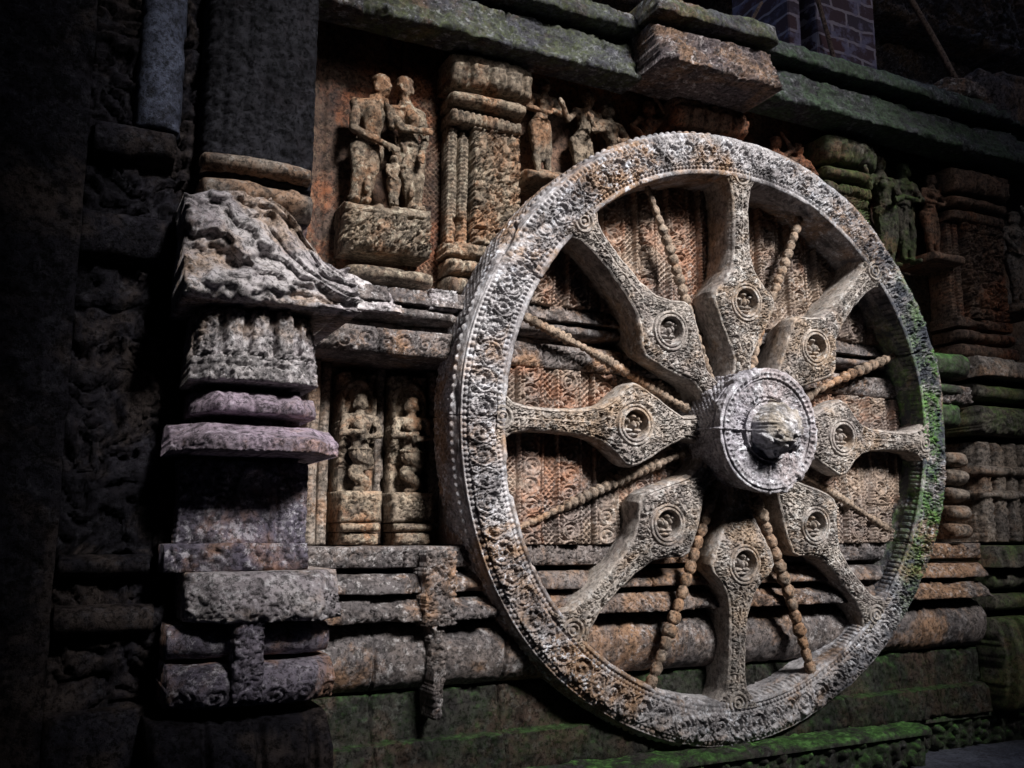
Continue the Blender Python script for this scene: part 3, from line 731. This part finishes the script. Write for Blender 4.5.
# ================================================================== UPPER RELIEFS
def oct_plan(d): return lambda u: d * sstep(0, 0.22, u) * sstep(0, 0.22, 1 - u)
def disc_plan(d): return lambda u: d * np.sqrt(np.clip(1 - (2 * u - 1) ** 2, 0, 1)) ** 0.7

couple = thing('couple_relief', 'relief of an embracing couple with a small child on a carved pedestal', 'relief', (-1.68, 0.25, 2.20))
slab('pedestal', -1.875, -1.492, 2.375, 2.59, 0.23, 0.45, M['figure'], couple, h=lambda s, z: np.where(z > 0.17, 0.014, 0.024 * leafwork(s, z, 0.03, 2) * (z > 0.02)) - 0.015 * pit(np.abs(z - 0.168), 0.006), wear=0.006, seed=41, chip=0.02)
slab('pedestal_cushion', -1.865, -1.48, 2.235, 2.295, 0.25, 0.45, M['figure'], couple, prof=rnd(0.03), plan=disc_plan(0.06), seed=42)
slab('pedestal_foot', -1.78, -1.57, 2.195, 2.24, 0.30, 0.45, M['figure'], couple, seed=43)
y0 = 0.33; z0 = 2.60
def jj(dx, **k): return {n: (x + dx, y0 + y, z0 + z * 1.06) for n, (x, y, z) in k.items()}
Jm = jj(-1.735, head=(0.025, -.03, 0.535), neck=(0.0, -.02, 0.465), chest=(-0.012, -.03, 0.405), waist=(-0.018, -.02, 0.325), hips=(-0.03, 0, 0.262),
        shl=(-0.090, -.03, 0.435), shr=(0.065, -.03, 0.43), ell=(-0.105, -.05, 0.315), wrl=(0.03, -.10, 0.25), elr=(0.105, -.08, 0.345), wrr=(0.185, -.09, 0.345),
        knl=(-0.072, -.03, 0.145), anl=(-0.085, 0, 0.025), knr=(-0.02, -.03, 0.145), anr=(-0.035, 0, 0.025))
Jw = jj(-1.605, head=(0.0, -.03, 0.55), neck=(0.012, -.02, 0.475), chest=(0.022, -.03, 0.41), waist=(0.03, -.01, 0.335), hips=(0.04, 0, 0.27),
        shl=(-0.045, -.02, 0.445), shr=(0.085, -.02, 0.44), ell=(-0.06, -.05, 0.36), wrl=(-0.085, -.07, 0.41), elr=(0.105, -.04, 0.335), wrr=(0.075, -.08, 0.245),
        knl=(0.025, -.03, 0.15), anl=(0.055, 0, 0.025), knr=(0.07, -.03, 0.145), anr=(0.09, 0, 0.025))
Jc = J_stand(-1.655, y0 - .06, z0, 0.24, ell=(-1.69, y0 - .08, z0 + .145), wrl=(-1.675, y0 - .10, z0 + .12), elr=(-1.62, y0 - .08, z0 + .19), wrr=(-1.605, y0 - .08, z0 + .24))
figure_part('man_figure', couple, [(Jm, dict(k=0.72, face=(0.6, -0.8)))], None, 0.006, 1)
figure_part('woman_figure', couple, [(Jw, dict(k=0.69, face=(-0.6, -0.8), bust=1.0))], None, 0.006, 2)
figure_part('child_figure', couple, [(Jc, dict(k=0.30))], None, 0.005, 3)

def pilaster(label, xc, w, yf, zb, zt, mats, seed, base=True, shaft_bot=None, group=None, tilt=0):
    p = thing('carved_pilaster', label, 'pilaster', (xc, yf, zb), group)
    a, b = xc - w / 2, xc + w / 2
    H = zt - zb
    m = mats
    # base mouldings
    slab('base_moulding', a - 0.015, b + 0.03, zb, zb + 0.085, yf - 0.02, 0.45, m, p, prof=rnd(0.03), h=lambda s, z: 0.02 * dentil(s, 0.05, 0.7), seed=seed)
    slab('base_moulding', a - 0.01, b + 0.02, zb + 0.105, zb + 0.175, yf - 0.01, 0.45, m, p, prof=rnd(0.03), h=lambda s, z: 0.02 * dentil(s, 0.07, 0.75), seed=seed + 1)
    slab('base_moulding', a - 0.02, b + 0.03, zb + 0.195, zb + 0.255, yf - 0.03, 0.45, m, p, seed=seed + 2, h=lambda s, z: 0.01 * leafwork(s, z, 0.03, seed))
    zs0, zs1 = zb + 0.26, zt - 0.32
    g = 0.045
    slab('side_strip', a, a + g, zs0, zs1, yf + 0.015, 0.45, m, p, h=lambda s, z: 0.014 * np.maximum(beadrow(z, s - 0.022, 0.02, 0.010), dentil(z, 0.02) * 0.4), seed=seed + 3)
    slab('side_strip', a + g + 0.012, a + 2 * g + 0.008, zs0, zs1, yf + 0.010, 0.45, m, p, h=lambda s, z: 0.014 * np.maximum(beadrow(z, s - 0.02, 0.02, 0.010), dentil(z, 0.02) * 0.4), seed=seed + 4)
    slab('shaft', a + 2 * g + 0.022, b, zs0, zs1, yf - 0.02, 0.45, m, p, h=lambda s, z: 0.024 * leafwork(s, z, 0.034, seed + 1) - 0.02 * pit(np.abs((z + 0.05) % 0.24 - 0.12), 0.005), wear=0.006, seed=seed + 5)
    slab('cap_moulding', a - 0.005, b + 0.008, zs1 + 0.004, zs1 + 0.065, yf - 0.035, 0.45, m, p, prof=rnd(0.012), h=lambda s, z: 0.012 * dentil(s, 0.03), seed=seed + 6)
    slab('cap_moulding', a - 0.012, b + 0.02, zs1 + 0.085, zs1 + 0.145, yf - 0.035, 0.45, m, p, prof=rnd(0.03), plan=disc_plan(0.03), wear=0.008, seed=seed + 7)
    slab('capital', a - 0.025, b + 0.045, zs1 + 0.175, zt, yf - 0.04, 0.45, m, p, prof=lambda t: 0.03 * t ** 0.6, plan=disc_plan(0.04), h=lambda s, z: 0.02 * dentil(s, 0.09, 0.8) * (z < 0.1), wear=0.014, chip=0.03, seed=seed + 8)
    return p
pilaster('tall carved pilaster between the couple relief and the woman figure', -1.205, 0.35, 0.29, 2.225, 3.37, M['figure'], 50)
pilaster('pilaster mostly hidden behind the crown of the wheel rim', 0.08, 0.42, 0.28, 2.225, 3.42, M['red'], 60)
pilaster('moss speckled pilaster just right of the upper right wheel rim', 1.09, 0.34, 0.28, 2.225, 3.42, M['greenwall'], 70)
pilaster('dark brown pilaster near the right edge of the upper wall', 2.20, 0.46, 0.28, 2.225, 3.42, M['red'], 80)

def relief_person(label, x, y, z, k, seed, mat, sway=0.02, bust=0.9, pose=0, ped=True, face=(0, -1)):
    t = thing('figure_relief', label, 'relief', (x, y, z - 0.06))
    if ped: slab('pedestal', x - 0.13 * k / 0.55, x + 0.13 * k / 0.55, z - 0.06, z - 0.005, y - 0.10, 0.50, mat, t, prof=rnd(0.02), seed=seed)
    K = k
    if pose == 0:      # both hands at the waist
        ov = dict(ell=(x - 0.17 * K, y - .05 * K, z + .63 * K), wrl=(x - 0.06 * K, y - .13 * K, z + .58 * K), elr=(x + .18 * K, y - .05 * K, z + .63 * K), wrr=(x + .07 * K, y - .13 * K, z + .60 * K))
    elif pose == 1:    # one arm raised to the head
        ov = dict(ell=(x - 0.20 * K, y - .05 * K, z + .66 * K), wrl=(x - 0.10 * K, y - .10 * K, z + .54 * K), elr=(x + .22 * K, y - .04 * K, z + .84 * K), wrr=(x + .10 * K, y - .06 * K, z + .96 * K))
    else:              # reaching to the left
        ov = dict(ell=(x - 0.22 * K, y - .07 * K, z + .64 * K), wrl=(x - 0.30 * K, y - .12 * K, z + .72 * K), elr=(x + .16 * K, y - .06 * K, z + .62 * K), wrr=(x + .02 * K, y - .14 * K, z + .56 * K))
    J = J_stand(x, y, z, K, sway, **ov)
    figure_part('body', t, [(J, dict(k=K, bust=bust, face=face))], None, 0.006, seed, mat)
    return t
relief_person('slim standing woman relief with both hands at her waist', -0.868, 0.33, 2.90, 0.53, 5, M['figure'])
relief_person('taller figure of the leaning pair above the wheel rim', -0.62, 0.33, 2.85, 0.56, 6, M['figure'], 0.03, pose=2, ped=False, face=(0.5, -1))
relief_person('shorter figure of the leaning pair above the wheel rim', -0.48, 0.31, 2.83, 0.53, 7, M['figure'], -0.03, pose=2, ped=False, face=(-0.5, -1))
relief_person('red brown dancer relief with one arm raised above the rim', -0.25, 0.32, 2.90, 0.54, 8, M['red'], 0.03, pose=1, ped=False)
relief_person('small orange stone figure peering over the rim left of the mossy pilaster', 0.80, 0.31, 2.86, 0.54, 9, M['red'], -0.02, pose=0, ped=False)
relief_person('smaller figure crouched low over the rim under the cornice', 0.63, 0.33, 2.90, 0.52, 12, M['red'], 0.02, pose=1, ped=False)
relief_person('reddish slender woman relief beside the dark right pilaster', 1.875, 0.32, 2.86, 0.55, 10, M['red'], 0.03, pose=0)
relief_person('dim standing figure relief right of the dark brown pilaster', 2.62, 0.30, 2.62, 0.66, 14, M['wall'], 0.02, pose=1)
relief_person('lichen covered tall figure relief just right of the mossy pilaster', 1.43, 0.30, 2.72, 0.72, 11, M['greenwall'], -0.02, pose=2, ped=False)
relief_person('slighter figure relief turned towards the lichen covered tall figure', 1.64, 0.32, 2.78, 0.66, 13, M['greenwall'], 0.02, pose=0, ped=False, face=(-0.6, -1))
# ================================================================== LOWER NICHE FIGURES
def niche_figure(label, x0, x1, seed, mat, hood):
    t = thing('niche_figure', label, 'relief', ((x0 + x1) / 2, 0.4, 1.12))
    xc = (x0 + x1) / 2; w = x1 - x0
    def slabh(s, z):
        cx = s - w / 2; d = np.hypot(cx / 0.062, (z - 0.60) / 0.085)
        h = 0.016 * leafwork(s, z, 0.03, seed) * (z > 0.33)
        h = np.where((d < 1.0), -0.045, h)
        h = np.maximum(h, 0.03 * pit(np.abs(d - 1.2), 0.18))
        if hood: h = np.maximum(h, 0.03 * beadrow(np.arctan2(z - 0.60, cx) * 0.09, (d - 1.25) * 0.08, 0.038, 0.02) * (z > 0.56))
        h = np.where(z < 0.33, h * 0.4, h)
        return h
    slab('back_panel', x0, x1, 1.34, 1.865, 0.42, 0.56, mat, t, h=lambda s, z: slabh(s, z + 0.22), wear=0.006, seed=seed)
    slab('carved_block', x0 - 0.012, x1 + 0.012, 1.215, 1.345, 0.33, 0.56, mat, t, h=lambda s, z: np.where((s > 0.03) & (s < w - 0.005) & (z > 0.02) & (z < 0.115), 0.014 * leafwork(s, z, 0.022, seed + 2), 0.010 * beadrow(s + z, np.minimum(np.minimum(s, w + 0.024 - s), np.minimum(z, 0.13 - z)) - 0.012, 0.016, 0.008)), seed=seed + 1)
    slab('cushion', x0 - 0.008, x1 + 0.008, 1.175, 1.21, 0.35, 0.56, mat, t, prof=rnd(0.02), plan=disc_plan(0.03), h=lambda s, z: 0.006 * dentil(s, 0.016), seed=seed + 2)
    slab('foot', x0, x1, 1.118, 1.17, 0.36, 0.56, mat, t, prof=rnd(0.025), plan=disc_plan(0.03), h=lambda s, z: 0.008 * leafwork(s, z, 0.02, 3), seed=seed + 3)
    y = 0.385; K = 0.40; zb = 1.345
    J = dict(head=(xc, y - .01, zb + 0.385), neck=(xc, y, zb + 0.33), chest=(xc, y - .01, zb + 0.285), waist=(xc, y - .005, zb + 0.225), hips=(xc, y - .01, zb + 0.165),
             shl=(xc - 0.066, y - .01, zb + 0.31), shr=(xc + 0.066, y - .01, zb + 0.31), ell=(xc - 0.085, y - .03, zb + 0.245), wrl=(xc - 0.03, y - .06, zb + 0.25),
             elr=(xc + 0.085, y - .03, zb + 0.245), wrr=(xc + 0.035, y - .06, zb + 0.235))
    def coils(bm):
        for i in range(26):
            q = i / 25; q2 = (i + 1) / 25
            f = lambda s_: Vector((xc + 0.026 * math.sin(s_ * 9.5) * (1 - 0.2 * s_), y - .015 - .012 * math.cos(s_ * 9), zb + 0.15 - 0.14 * s_))
            capsule(bm, f(q), f(q2), 0.036 - 0.016 * q, 0.036 - 0.016 * q2, 8, 3)
    figure_part('body', t, [(J, dict(k=K * 1.28, bust=0.9, bun=not hood))], None, 0.005, seed, mat, extra=coils)
    return t
niche_figure('serpent tailed niche figure under a round arch, nearer the left pier', -1.825, -1.668, 15, M['figure'], False)
niche_figure('serpent tailed niche figure under a scalloped hood, nearer the wheel', -1.592, -1.432, 18, M['figure'], True)

# ================================================================== LEFT PIER
def strata(s, z):
    # broken bedding planes dipping to the right
    v = (s * 0.5 + z * 0.87) * 13 + 1.1 * fbm2(s * 5, z * 7, 4, 11)
    f = v - np.floor(v)
    k = np.floor(v)
    return sstep(0.0, 0.12, f) * (1 - 0.8 * f) * (0.6 + 0.5 * vn2(k * 3.3 + s * 2, k * 0 + 1.5, 6))
def make_pier():
    p = thing('carved_pier', 'near pier with pale eroded capital and violet ring moulding at left', 'pier', (-2.33, -0.3, 0))
    A = dict(parent=p)
    def s_(name, x0, x1, z0, z1, yf, mat, **k): return slab(name, x0, x1, z0, z1, yf, 0.56, mat, p, **k)
    s_('pier_core', -2.515, -2.155, 0.0, 4.9, -0.235, M['pier'], h=lambda s, z: 0.012 * leafwork(s, z, 0.05, 3), res=0.01, seed=1)
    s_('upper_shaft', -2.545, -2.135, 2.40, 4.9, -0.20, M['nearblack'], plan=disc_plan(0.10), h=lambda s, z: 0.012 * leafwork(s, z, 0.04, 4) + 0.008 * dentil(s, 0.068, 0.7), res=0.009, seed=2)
    s_('neck_moulding', -2.54, -2.16, 2.41, 2.47, -0.27, M['wall'], prof=rnd(0.04), plan=disc_plan(0.05), seed=3)
    s_('neck_moulding', -2.54, -2.15, 2.28, 2.375, -0.28, M['wall'], prof=rnd(0.05), plan=disc_plan(0.05), seed=4)
    s_('capital', -2.60, -2.03, 1.905, 2.30, -0.36, M['pale'], prof=lambda t: 0.17 * (1 - t) ** 0.9,
       ztop=lambda u: 1.0 - 0.50 * sstep(0.45, 0.95, u) + 0.05 * vn2(u * 9, u * 0, 2),
       h=lambda s, z: 0.05 * fbm2(s * 5, z * 9 + s * 3, 5, 4) + 0.045 * strata(s, z) + 0.03 * sstep(0.1, 0.3, fbm2(s * 11, z * 16, 3, 9)), wear=0.012, chip=0.04, seed=5)
    s_('corner_block', -2.12, -2.03, 1.91, 2.01, -0.49, M['pale'], h=lambda s, z: 0.012 * np.maximum(dentil(s, 0.022) * (z > 0.07) * (z < 0.085), leafwork(s, z, 0.02, 3) * (z < 0.06)), seed=6)
    def blk(s, z):
        rib = 0.034 * dentil(s, 0.085, 0.66) * (z > 0.085) * (z < 0.24)
        return rib + 0.012 * leafwork(s, z, 0.024, 5) + 0.02 * (z < 0.08) * (1 - 0.5 * pit(np.abs(z - 0.05), 0.006)) - 0.03 * np.clip(z - 0.2, 0, 1)
    s_('carved_block', -2.555, -2.13, 1.66, 1.895, -0.36, M['pale'], h=blk, plan=oct_plan(0.06), seed=7, taper=lambda t: 1.0 - 0.06 * t)
    s_('ring_moulding', -2.535, -2.125, 1.555, 1.63, -0.27, M['violet'], prof=lambda t: 0.07 * np.clip(1.5 - 1.5 * t, 0, 1), plan=oct_plan(0.10), h=lambda s, z: 0.018 * dentil(s, 0.09, 0.8), seed=8, chip=0.02)
    s_('ring_moulding', -2.60, -2.06, 1.425, 1.52, -0.28, M['violet'], prof=lambda t: 0.13 * np.clip(1.7 - 1.7 * t, 0, 1), plan=oct_plan(0.11), h=lambda s, z: 0.009 * leafwork(s, z, 0.02, 6) * (z < 0.055), seed=9)
    def shaft(s, z):
        # carved arch with a small seated figure, borders of beads
        h = 0.008 * leafwork(s, z, 0.024, 8)
        cx = s - 0.245
        h = np.where(np.abs(cx) < 0.09, 0.0, h)
        d = np.hypot(cx / 0.055, (z - 0.16) / 0.09)
        h = np.where((np.abs(cx) < 0.075) & (z > 0.05), -0.02, h)
        h = np.maximum(h, np.where((d < 1.25) & (d > 0.95) & (z > 0.12), 0.015, -1))
        h = np.maximum(h, 0.03 * np.sqrt(np.clip(1 - ((cx + 0.01) / 0.04) ** 2 - ((z - 0.09) / 0.045) ** 2, 0, 1)) - 0.02 * (np.abs(cx) < 0.09))
        h = np.maximum(h, np.where(np.abs(cx - 0.06 - (0.0 * z)) < 0.01, 0.012, -1))
        for c in (0.0, 0.14, 0.335, 0.405): h = np.maximum(h, 0.014 * beadrow(z, s - c, 0.02, 0.010))
        return h
    s_('lower_shaft', -2.55, -2.125, 1.13, 1.41, -0.27, M['pier'], h=shaft, seed=10)
    s_('shaft_base', -2.59, -2.13, 1.045, 1.135, -0.32, M['pier'], h=lambda s, z: 0.014 * blobs(s, z, 0.07, 0.09, 3, 4), seed=11)
    s_('ledge', -2.53, -2.04, 0.895, 1.045, -0.33, M['pale'], prof=lambda t: 0.10 * np.clip(1.2 - t, 0, 1) ** 0.7, plan=oct_plan(0.08), h=lambda s, z: 0.014 * leafwork(s, z, 0.03, 7) * (z < 0.09), wear=0.01, chip=0.03, seed=12)
    s_('base_moulding', -2.57, -2.06, 0.775, 0.88, -0.30, M['pier'], prof=rnd(0.08), plan=oct_plan(0.05), seed=13)
    s_('base_moulding', -2.57, -2.05, 0.63, 0.765, -0.33, M['pier'], prof=rnd(0.08), plan=oct_plan(0.06), h=lambda s, z: 0.014 * scroll(s, (z - 0.04) / 0.035, 0.09, 2) * (z < 0.075), seed=14)
    s_('strap', -2.39, -2.30, 0.66, 0.90, -0.50, M['pier'], h=lambda s, z: 0.014 * leafwork(s, z, 0.026, 9), seed=15)
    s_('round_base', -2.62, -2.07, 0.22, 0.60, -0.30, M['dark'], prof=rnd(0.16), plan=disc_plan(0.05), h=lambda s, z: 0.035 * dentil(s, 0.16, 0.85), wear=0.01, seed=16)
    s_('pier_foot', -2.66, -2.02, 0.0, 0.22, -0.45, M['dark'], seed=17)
    return p
make_pier()
# eroded rock shoulder spilling from the pier onto the wall band
slab('eroded_shoulder', -2.03, -1.66, 2.075, 2.27, 0.16, 0.56, M['pale'], wall, prof=lambda t: 0.07 * (1 - t), ztop=lambda u: 1.0 - 0.38 * sstep(0.0, 1.0, u),
     h=lambda s, z: 0.025 * fbm2(s * 7, z * 9, 4, 4) + 0.02 * fbm2((s * 0.8 - z * 0.6) * 6, (s * 0.6 + z * 0.8) * 28, 4, 11), wear=0.01, chip=0.015, seed=33)
slab('band_block', -1.53, -1.405, 2.115, 2.205, 0.12, 0.5, M['pale'], wall, h=lambda s, z: 0.012 * leafwork(s, z, 0.025, 4), seed=34)

# dark second pier at the far left
d = thing('shaded_left_pier', 'far left pier with deep shade put into its stone colour', 'pier', (-2.9, -0.2, 0))
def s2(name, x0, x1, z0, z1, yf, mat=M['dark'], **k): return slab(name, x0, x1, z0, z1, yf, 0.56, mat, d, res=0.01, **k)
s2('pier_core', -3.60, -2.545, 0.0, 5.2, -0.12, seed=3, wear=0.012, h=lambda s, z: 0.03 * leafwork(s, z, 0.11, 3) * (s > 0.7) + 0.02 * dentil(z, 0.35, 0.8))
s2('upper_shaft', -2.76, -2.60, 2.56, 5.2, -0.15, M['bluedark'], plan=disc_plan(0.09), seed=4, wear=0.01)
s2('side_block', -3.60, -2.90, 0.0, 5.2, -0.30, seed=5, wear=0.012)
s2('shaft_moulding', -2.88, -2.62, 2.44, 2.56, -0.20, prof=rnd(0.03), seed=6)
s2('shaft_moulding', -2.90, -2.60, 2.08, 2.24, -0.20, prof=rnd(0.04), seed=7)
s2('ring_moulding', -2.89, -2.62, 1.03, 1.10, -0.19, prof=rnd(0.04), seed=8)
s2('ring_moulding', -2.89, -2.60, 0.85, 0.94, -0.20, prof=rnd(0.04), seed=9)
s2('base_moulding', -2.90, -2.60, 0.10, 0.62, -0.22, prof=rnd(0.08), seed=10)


# ================================================================== RIGHT PIER
rp = thing('dark_moulded_pier', 'dark moulded pier with stacked ledges at the right edge', 'pier', (2.4, 0.12, 0.2))
def s3(name, x0, x1, z0, z1, yf, mat=M['greenwall'], **k): return slab(name, x0, x1, z0, z1, yf, 0.6, mat, rp, res=0.008, **k)
X0 = 1.88
s3('ledge', X0, 5.5, 2.08, 2.20, 0.08, prof=lambda t: 0.05 * (1 - t), seed=1, mat=M['wall'])
s3('moulding', X0, 5.5, 1.95, 2.04, 0.14, prof=rnd(0.04), seed=2)
s3('moulding', X0, 5.5, 1.74, 1.91, 0.12, prof=rnd(0.04), seed=3, h=lambda s, z: 0.012 * leafwork(s, z, 0.05, 2))
s3('ribbed_shaft', X0 + .02, 5.5, 1.12, 1.70, 0.20, h=lambda s, z: 0.05 * dentil(s, 0.12, 0.7) + 0.01 * leafwork(s, z, 0.04, 3), seed=4, mat=M['wall'])
s3('moulding', X0, 5.5, 1.36, 1.42, 0.14, prof=rnd(0.03), seed=5, mat=M['wall'])
s3('moulding', X0, 5.5, 1.50, 1.56, 0.14, prof=rnd(0.03), seed=6, mat=M['wall'])
s3('ledge', X0, 5.5, 0.98, 1.10, 0.08, prof=lambda t: 0.05 * (1 - t), seed=7, h=lambda s, z: 0.03 * dentil(s, 0.16, .6))
s3('moulding', X0, 5.5, 0.86, 0.94, 0.12, prof=rnd(0.03), seed=8)
s3('moulding', X0, 5.5, 0.74, 0.83, 0.12, prof=rnd(0.03), seed=9)
s3('ribbed_base', X0, 5.5, 0.20, 0.70, 0.14, prof=rnd(0.08), h=lambda s, z: 0.05 * dentil(s, 0.14, 0.6), seed=10)
# stub mouldings between rim and right pier
for i, (za, zb_, yf) in enumerate(((2.06, 2.19, 0.02), (1.95, 2.02, 0.06), (1.78, 1.92, 0.10))):
    slab('moss_moulding', 1.46, 1.80, za, zb_, yf + .12, 0.56, M['moss'], wall, prof=rnd(0.05), plan=disc_plan(0.05), seed=40 + i)
for i in range(5):
    zq = 1.14 + i * 0.1
    slab('stacked_bead', 1.60, 1.76, zq, zq + 0.085, 0.20, 0.56, M['wall'], wall, prof=rnd(0.05), plan=disc_plan(0.08), seed=50 + i)

# ================================================================== PLINTH
pl = thing('mossy_plinth', 'low moss covered plinth with a worn elephant frieze below the wheel', 'plinth', (0, 0, 0))
def plinth(x0, x1, yf, seed):
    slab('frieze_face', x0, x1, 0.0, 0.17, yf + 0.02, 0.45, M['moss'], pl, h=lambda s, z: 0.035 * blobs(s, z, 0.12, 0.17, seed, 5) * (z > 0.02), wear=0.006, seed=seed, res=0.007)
    n, m = int((x1 - x0) / 0.012), 50
    x, y = np.meshgrid(np.linspace(x0 - 0.01, x1 + 0.01, n), np.linspace(yf - 0.015, 0.5, m), indexing='ij')
    z = 0.2 + 0.010 * fbm2(x * 7, y * 7, 4, seed) + 0.01 * fbm2(x * 30, y * 30, 3, seed + 2)
    z = z - 0.015 * np.exp(-(y - yf + 0.015) / 0.02)
    P = np.pad(np.stack([x, y, z], -1), ((1, 1), (1, 1), (0, 0)), mode='edge')
    P[0, :, 2] = P[-1, :, 2] = 0.165; P[:, 0, 2] = P[:, -1, 2] = 0.165
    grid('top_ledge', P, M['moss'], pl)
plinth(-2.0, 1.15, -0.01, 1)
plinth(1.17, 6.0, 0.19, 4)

# ================================================================== TERRACE ABOVE
def rock(name, label, c, sz, seed, mat, cat='stone', group=None):
    u, v = np.meshgrid(np.linspace(0, 2 * math.pi, 70, endpoint=False), np.linspace(-math.pi / 2 + .03, math.pi / 2 - .03, 40), indexing='ij')
    sq = lambda a: np.sign(a) * np.abs(a) ** 0.55
    D = np.stack([sq(np.cos(u)) * np.abs(np.cos(v)) ** .5, sq(np.sin(u)) * np.abs(np.cos(v)) ** .5, sq(np.sin(v))], -1)
    k = 1 + 0.20 * fbm3(D * 2.1 + seed, 3, seed) + 0.10 * fbm3(D * 7 + seed, 3, seed + 4)
    P = D * k[..., None] * np.array(sz) / 2 + np.array(c)
    o = grid(name, P, mat, closed_u=True, base=(c[0], c[1], c[2] - sz[2] / 2))
    return tag(o, label, cat, group)
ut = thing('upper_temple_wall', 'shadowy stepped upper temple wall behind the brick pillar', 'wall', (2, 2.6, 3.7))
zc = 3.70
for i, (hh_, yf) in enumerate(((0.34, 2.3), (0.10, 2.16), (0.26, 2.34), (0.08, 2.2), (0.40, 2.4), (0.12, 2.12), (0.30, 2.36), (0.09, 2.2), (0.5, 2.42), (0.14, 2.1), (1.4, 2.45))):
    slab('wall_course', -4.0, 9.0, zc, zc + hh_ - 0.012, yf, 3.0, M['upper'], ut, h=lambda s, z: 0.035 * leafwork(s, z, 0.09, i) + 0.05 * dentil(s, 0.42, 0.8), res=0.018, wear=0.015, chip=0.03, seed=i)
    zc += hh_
bp = thing('brick_pillar', 'small old brick pillar with pale mortar standing on the cornice terrace', 'pillar', (1.5, 0.8, 3.7))
plain_box('side_brickwork', 1.195, 1.30, 0.75, 1.3, 3.70, 6.2, M['brick'], bp, 0.006)
plain_box('main_brickwork', 1.39, 1.93, 0.70, 1.3, 3.70, 6.2, M['brick'], bp, 0.006)
def pole(name, label, a, b, rad, seed):
    a = np.array(a, float); b = np.array(b, float); n = 60; m = 12
    ax = b - a; L_ = np.linalg.norm(ax); ax /= L_; e1 = np.cross(ax, [0, 1, 0.2]); e1 /= np.linalg.norm(e1); e2 = np.cross(ax, e1)
    t, th = np.meshgrid(np.linspace(0, 1, n), np.linspace(0, 2 * math.pi, m, endpoint=False), indexing='ij')
    rr_ = rad * (1 - 0.25 * t) * (1 + 0.10 * fbm2(t * 14, th, 3, seed)) * (1 + 0.18 * np.exp(-((t * 6) % 1) / 0.05))
    c = a + t[..., None] * (b - a) + e1 * (0.02 * np.sin(t * 4 + seed))[..., None]
    P = c + rr_[..., None] * (np.cos(th)[..., None] * e1 + np.sin(th)[..., None] * e2)
    return tag(grid(name, P.transpose(1, 0, 2), M['wood'], closed_u=True, base=a), label, 'pole')
pole('wooden_pole', 'thin reddish pole leaning across the brick pillar', (1.62, 0.62, 3.76), (1.28, 0.64, 4.75), 0.018, 1)
pole('wooden_pole', 'long grey pole leaning over the rubble in the top right corner', (3.30, 0.8, 3.85), (2.55, 0.9, 5.1), 0.028, 2)
pole('wooden_pole', 'short stick slanting up behind the projecting cornice block', (0.30, 0.5, 3.74), (0.75, 0.5, 4.35), 0.014, 3)
rock('rubble_stone', 'brownish broken stone lying on the mossy cornice', (2.02, 0.22, 3.90), (0.36, 0.3, 0.13), 2, M['block'], group=None)
rock('rubble_stone', 'large dark broken slab on the cornice near the right edge', (2.45, 0.25, 3.92), (0.75, 0.4, 0.34), 5, M['upper'])
rock('rubble_stone', 'dark lump of masonry below the grey leaning pole', (3.05, 0.35, 4.02), (0.6, 0.5, 0.5), 8, M['upper'])
rock('rubble_stone', 'tall dark boulder just right of the brick pillar', (2.35, 1.25, 4.1), (0.7, 0.6, 0.85), 11, M['upper'])
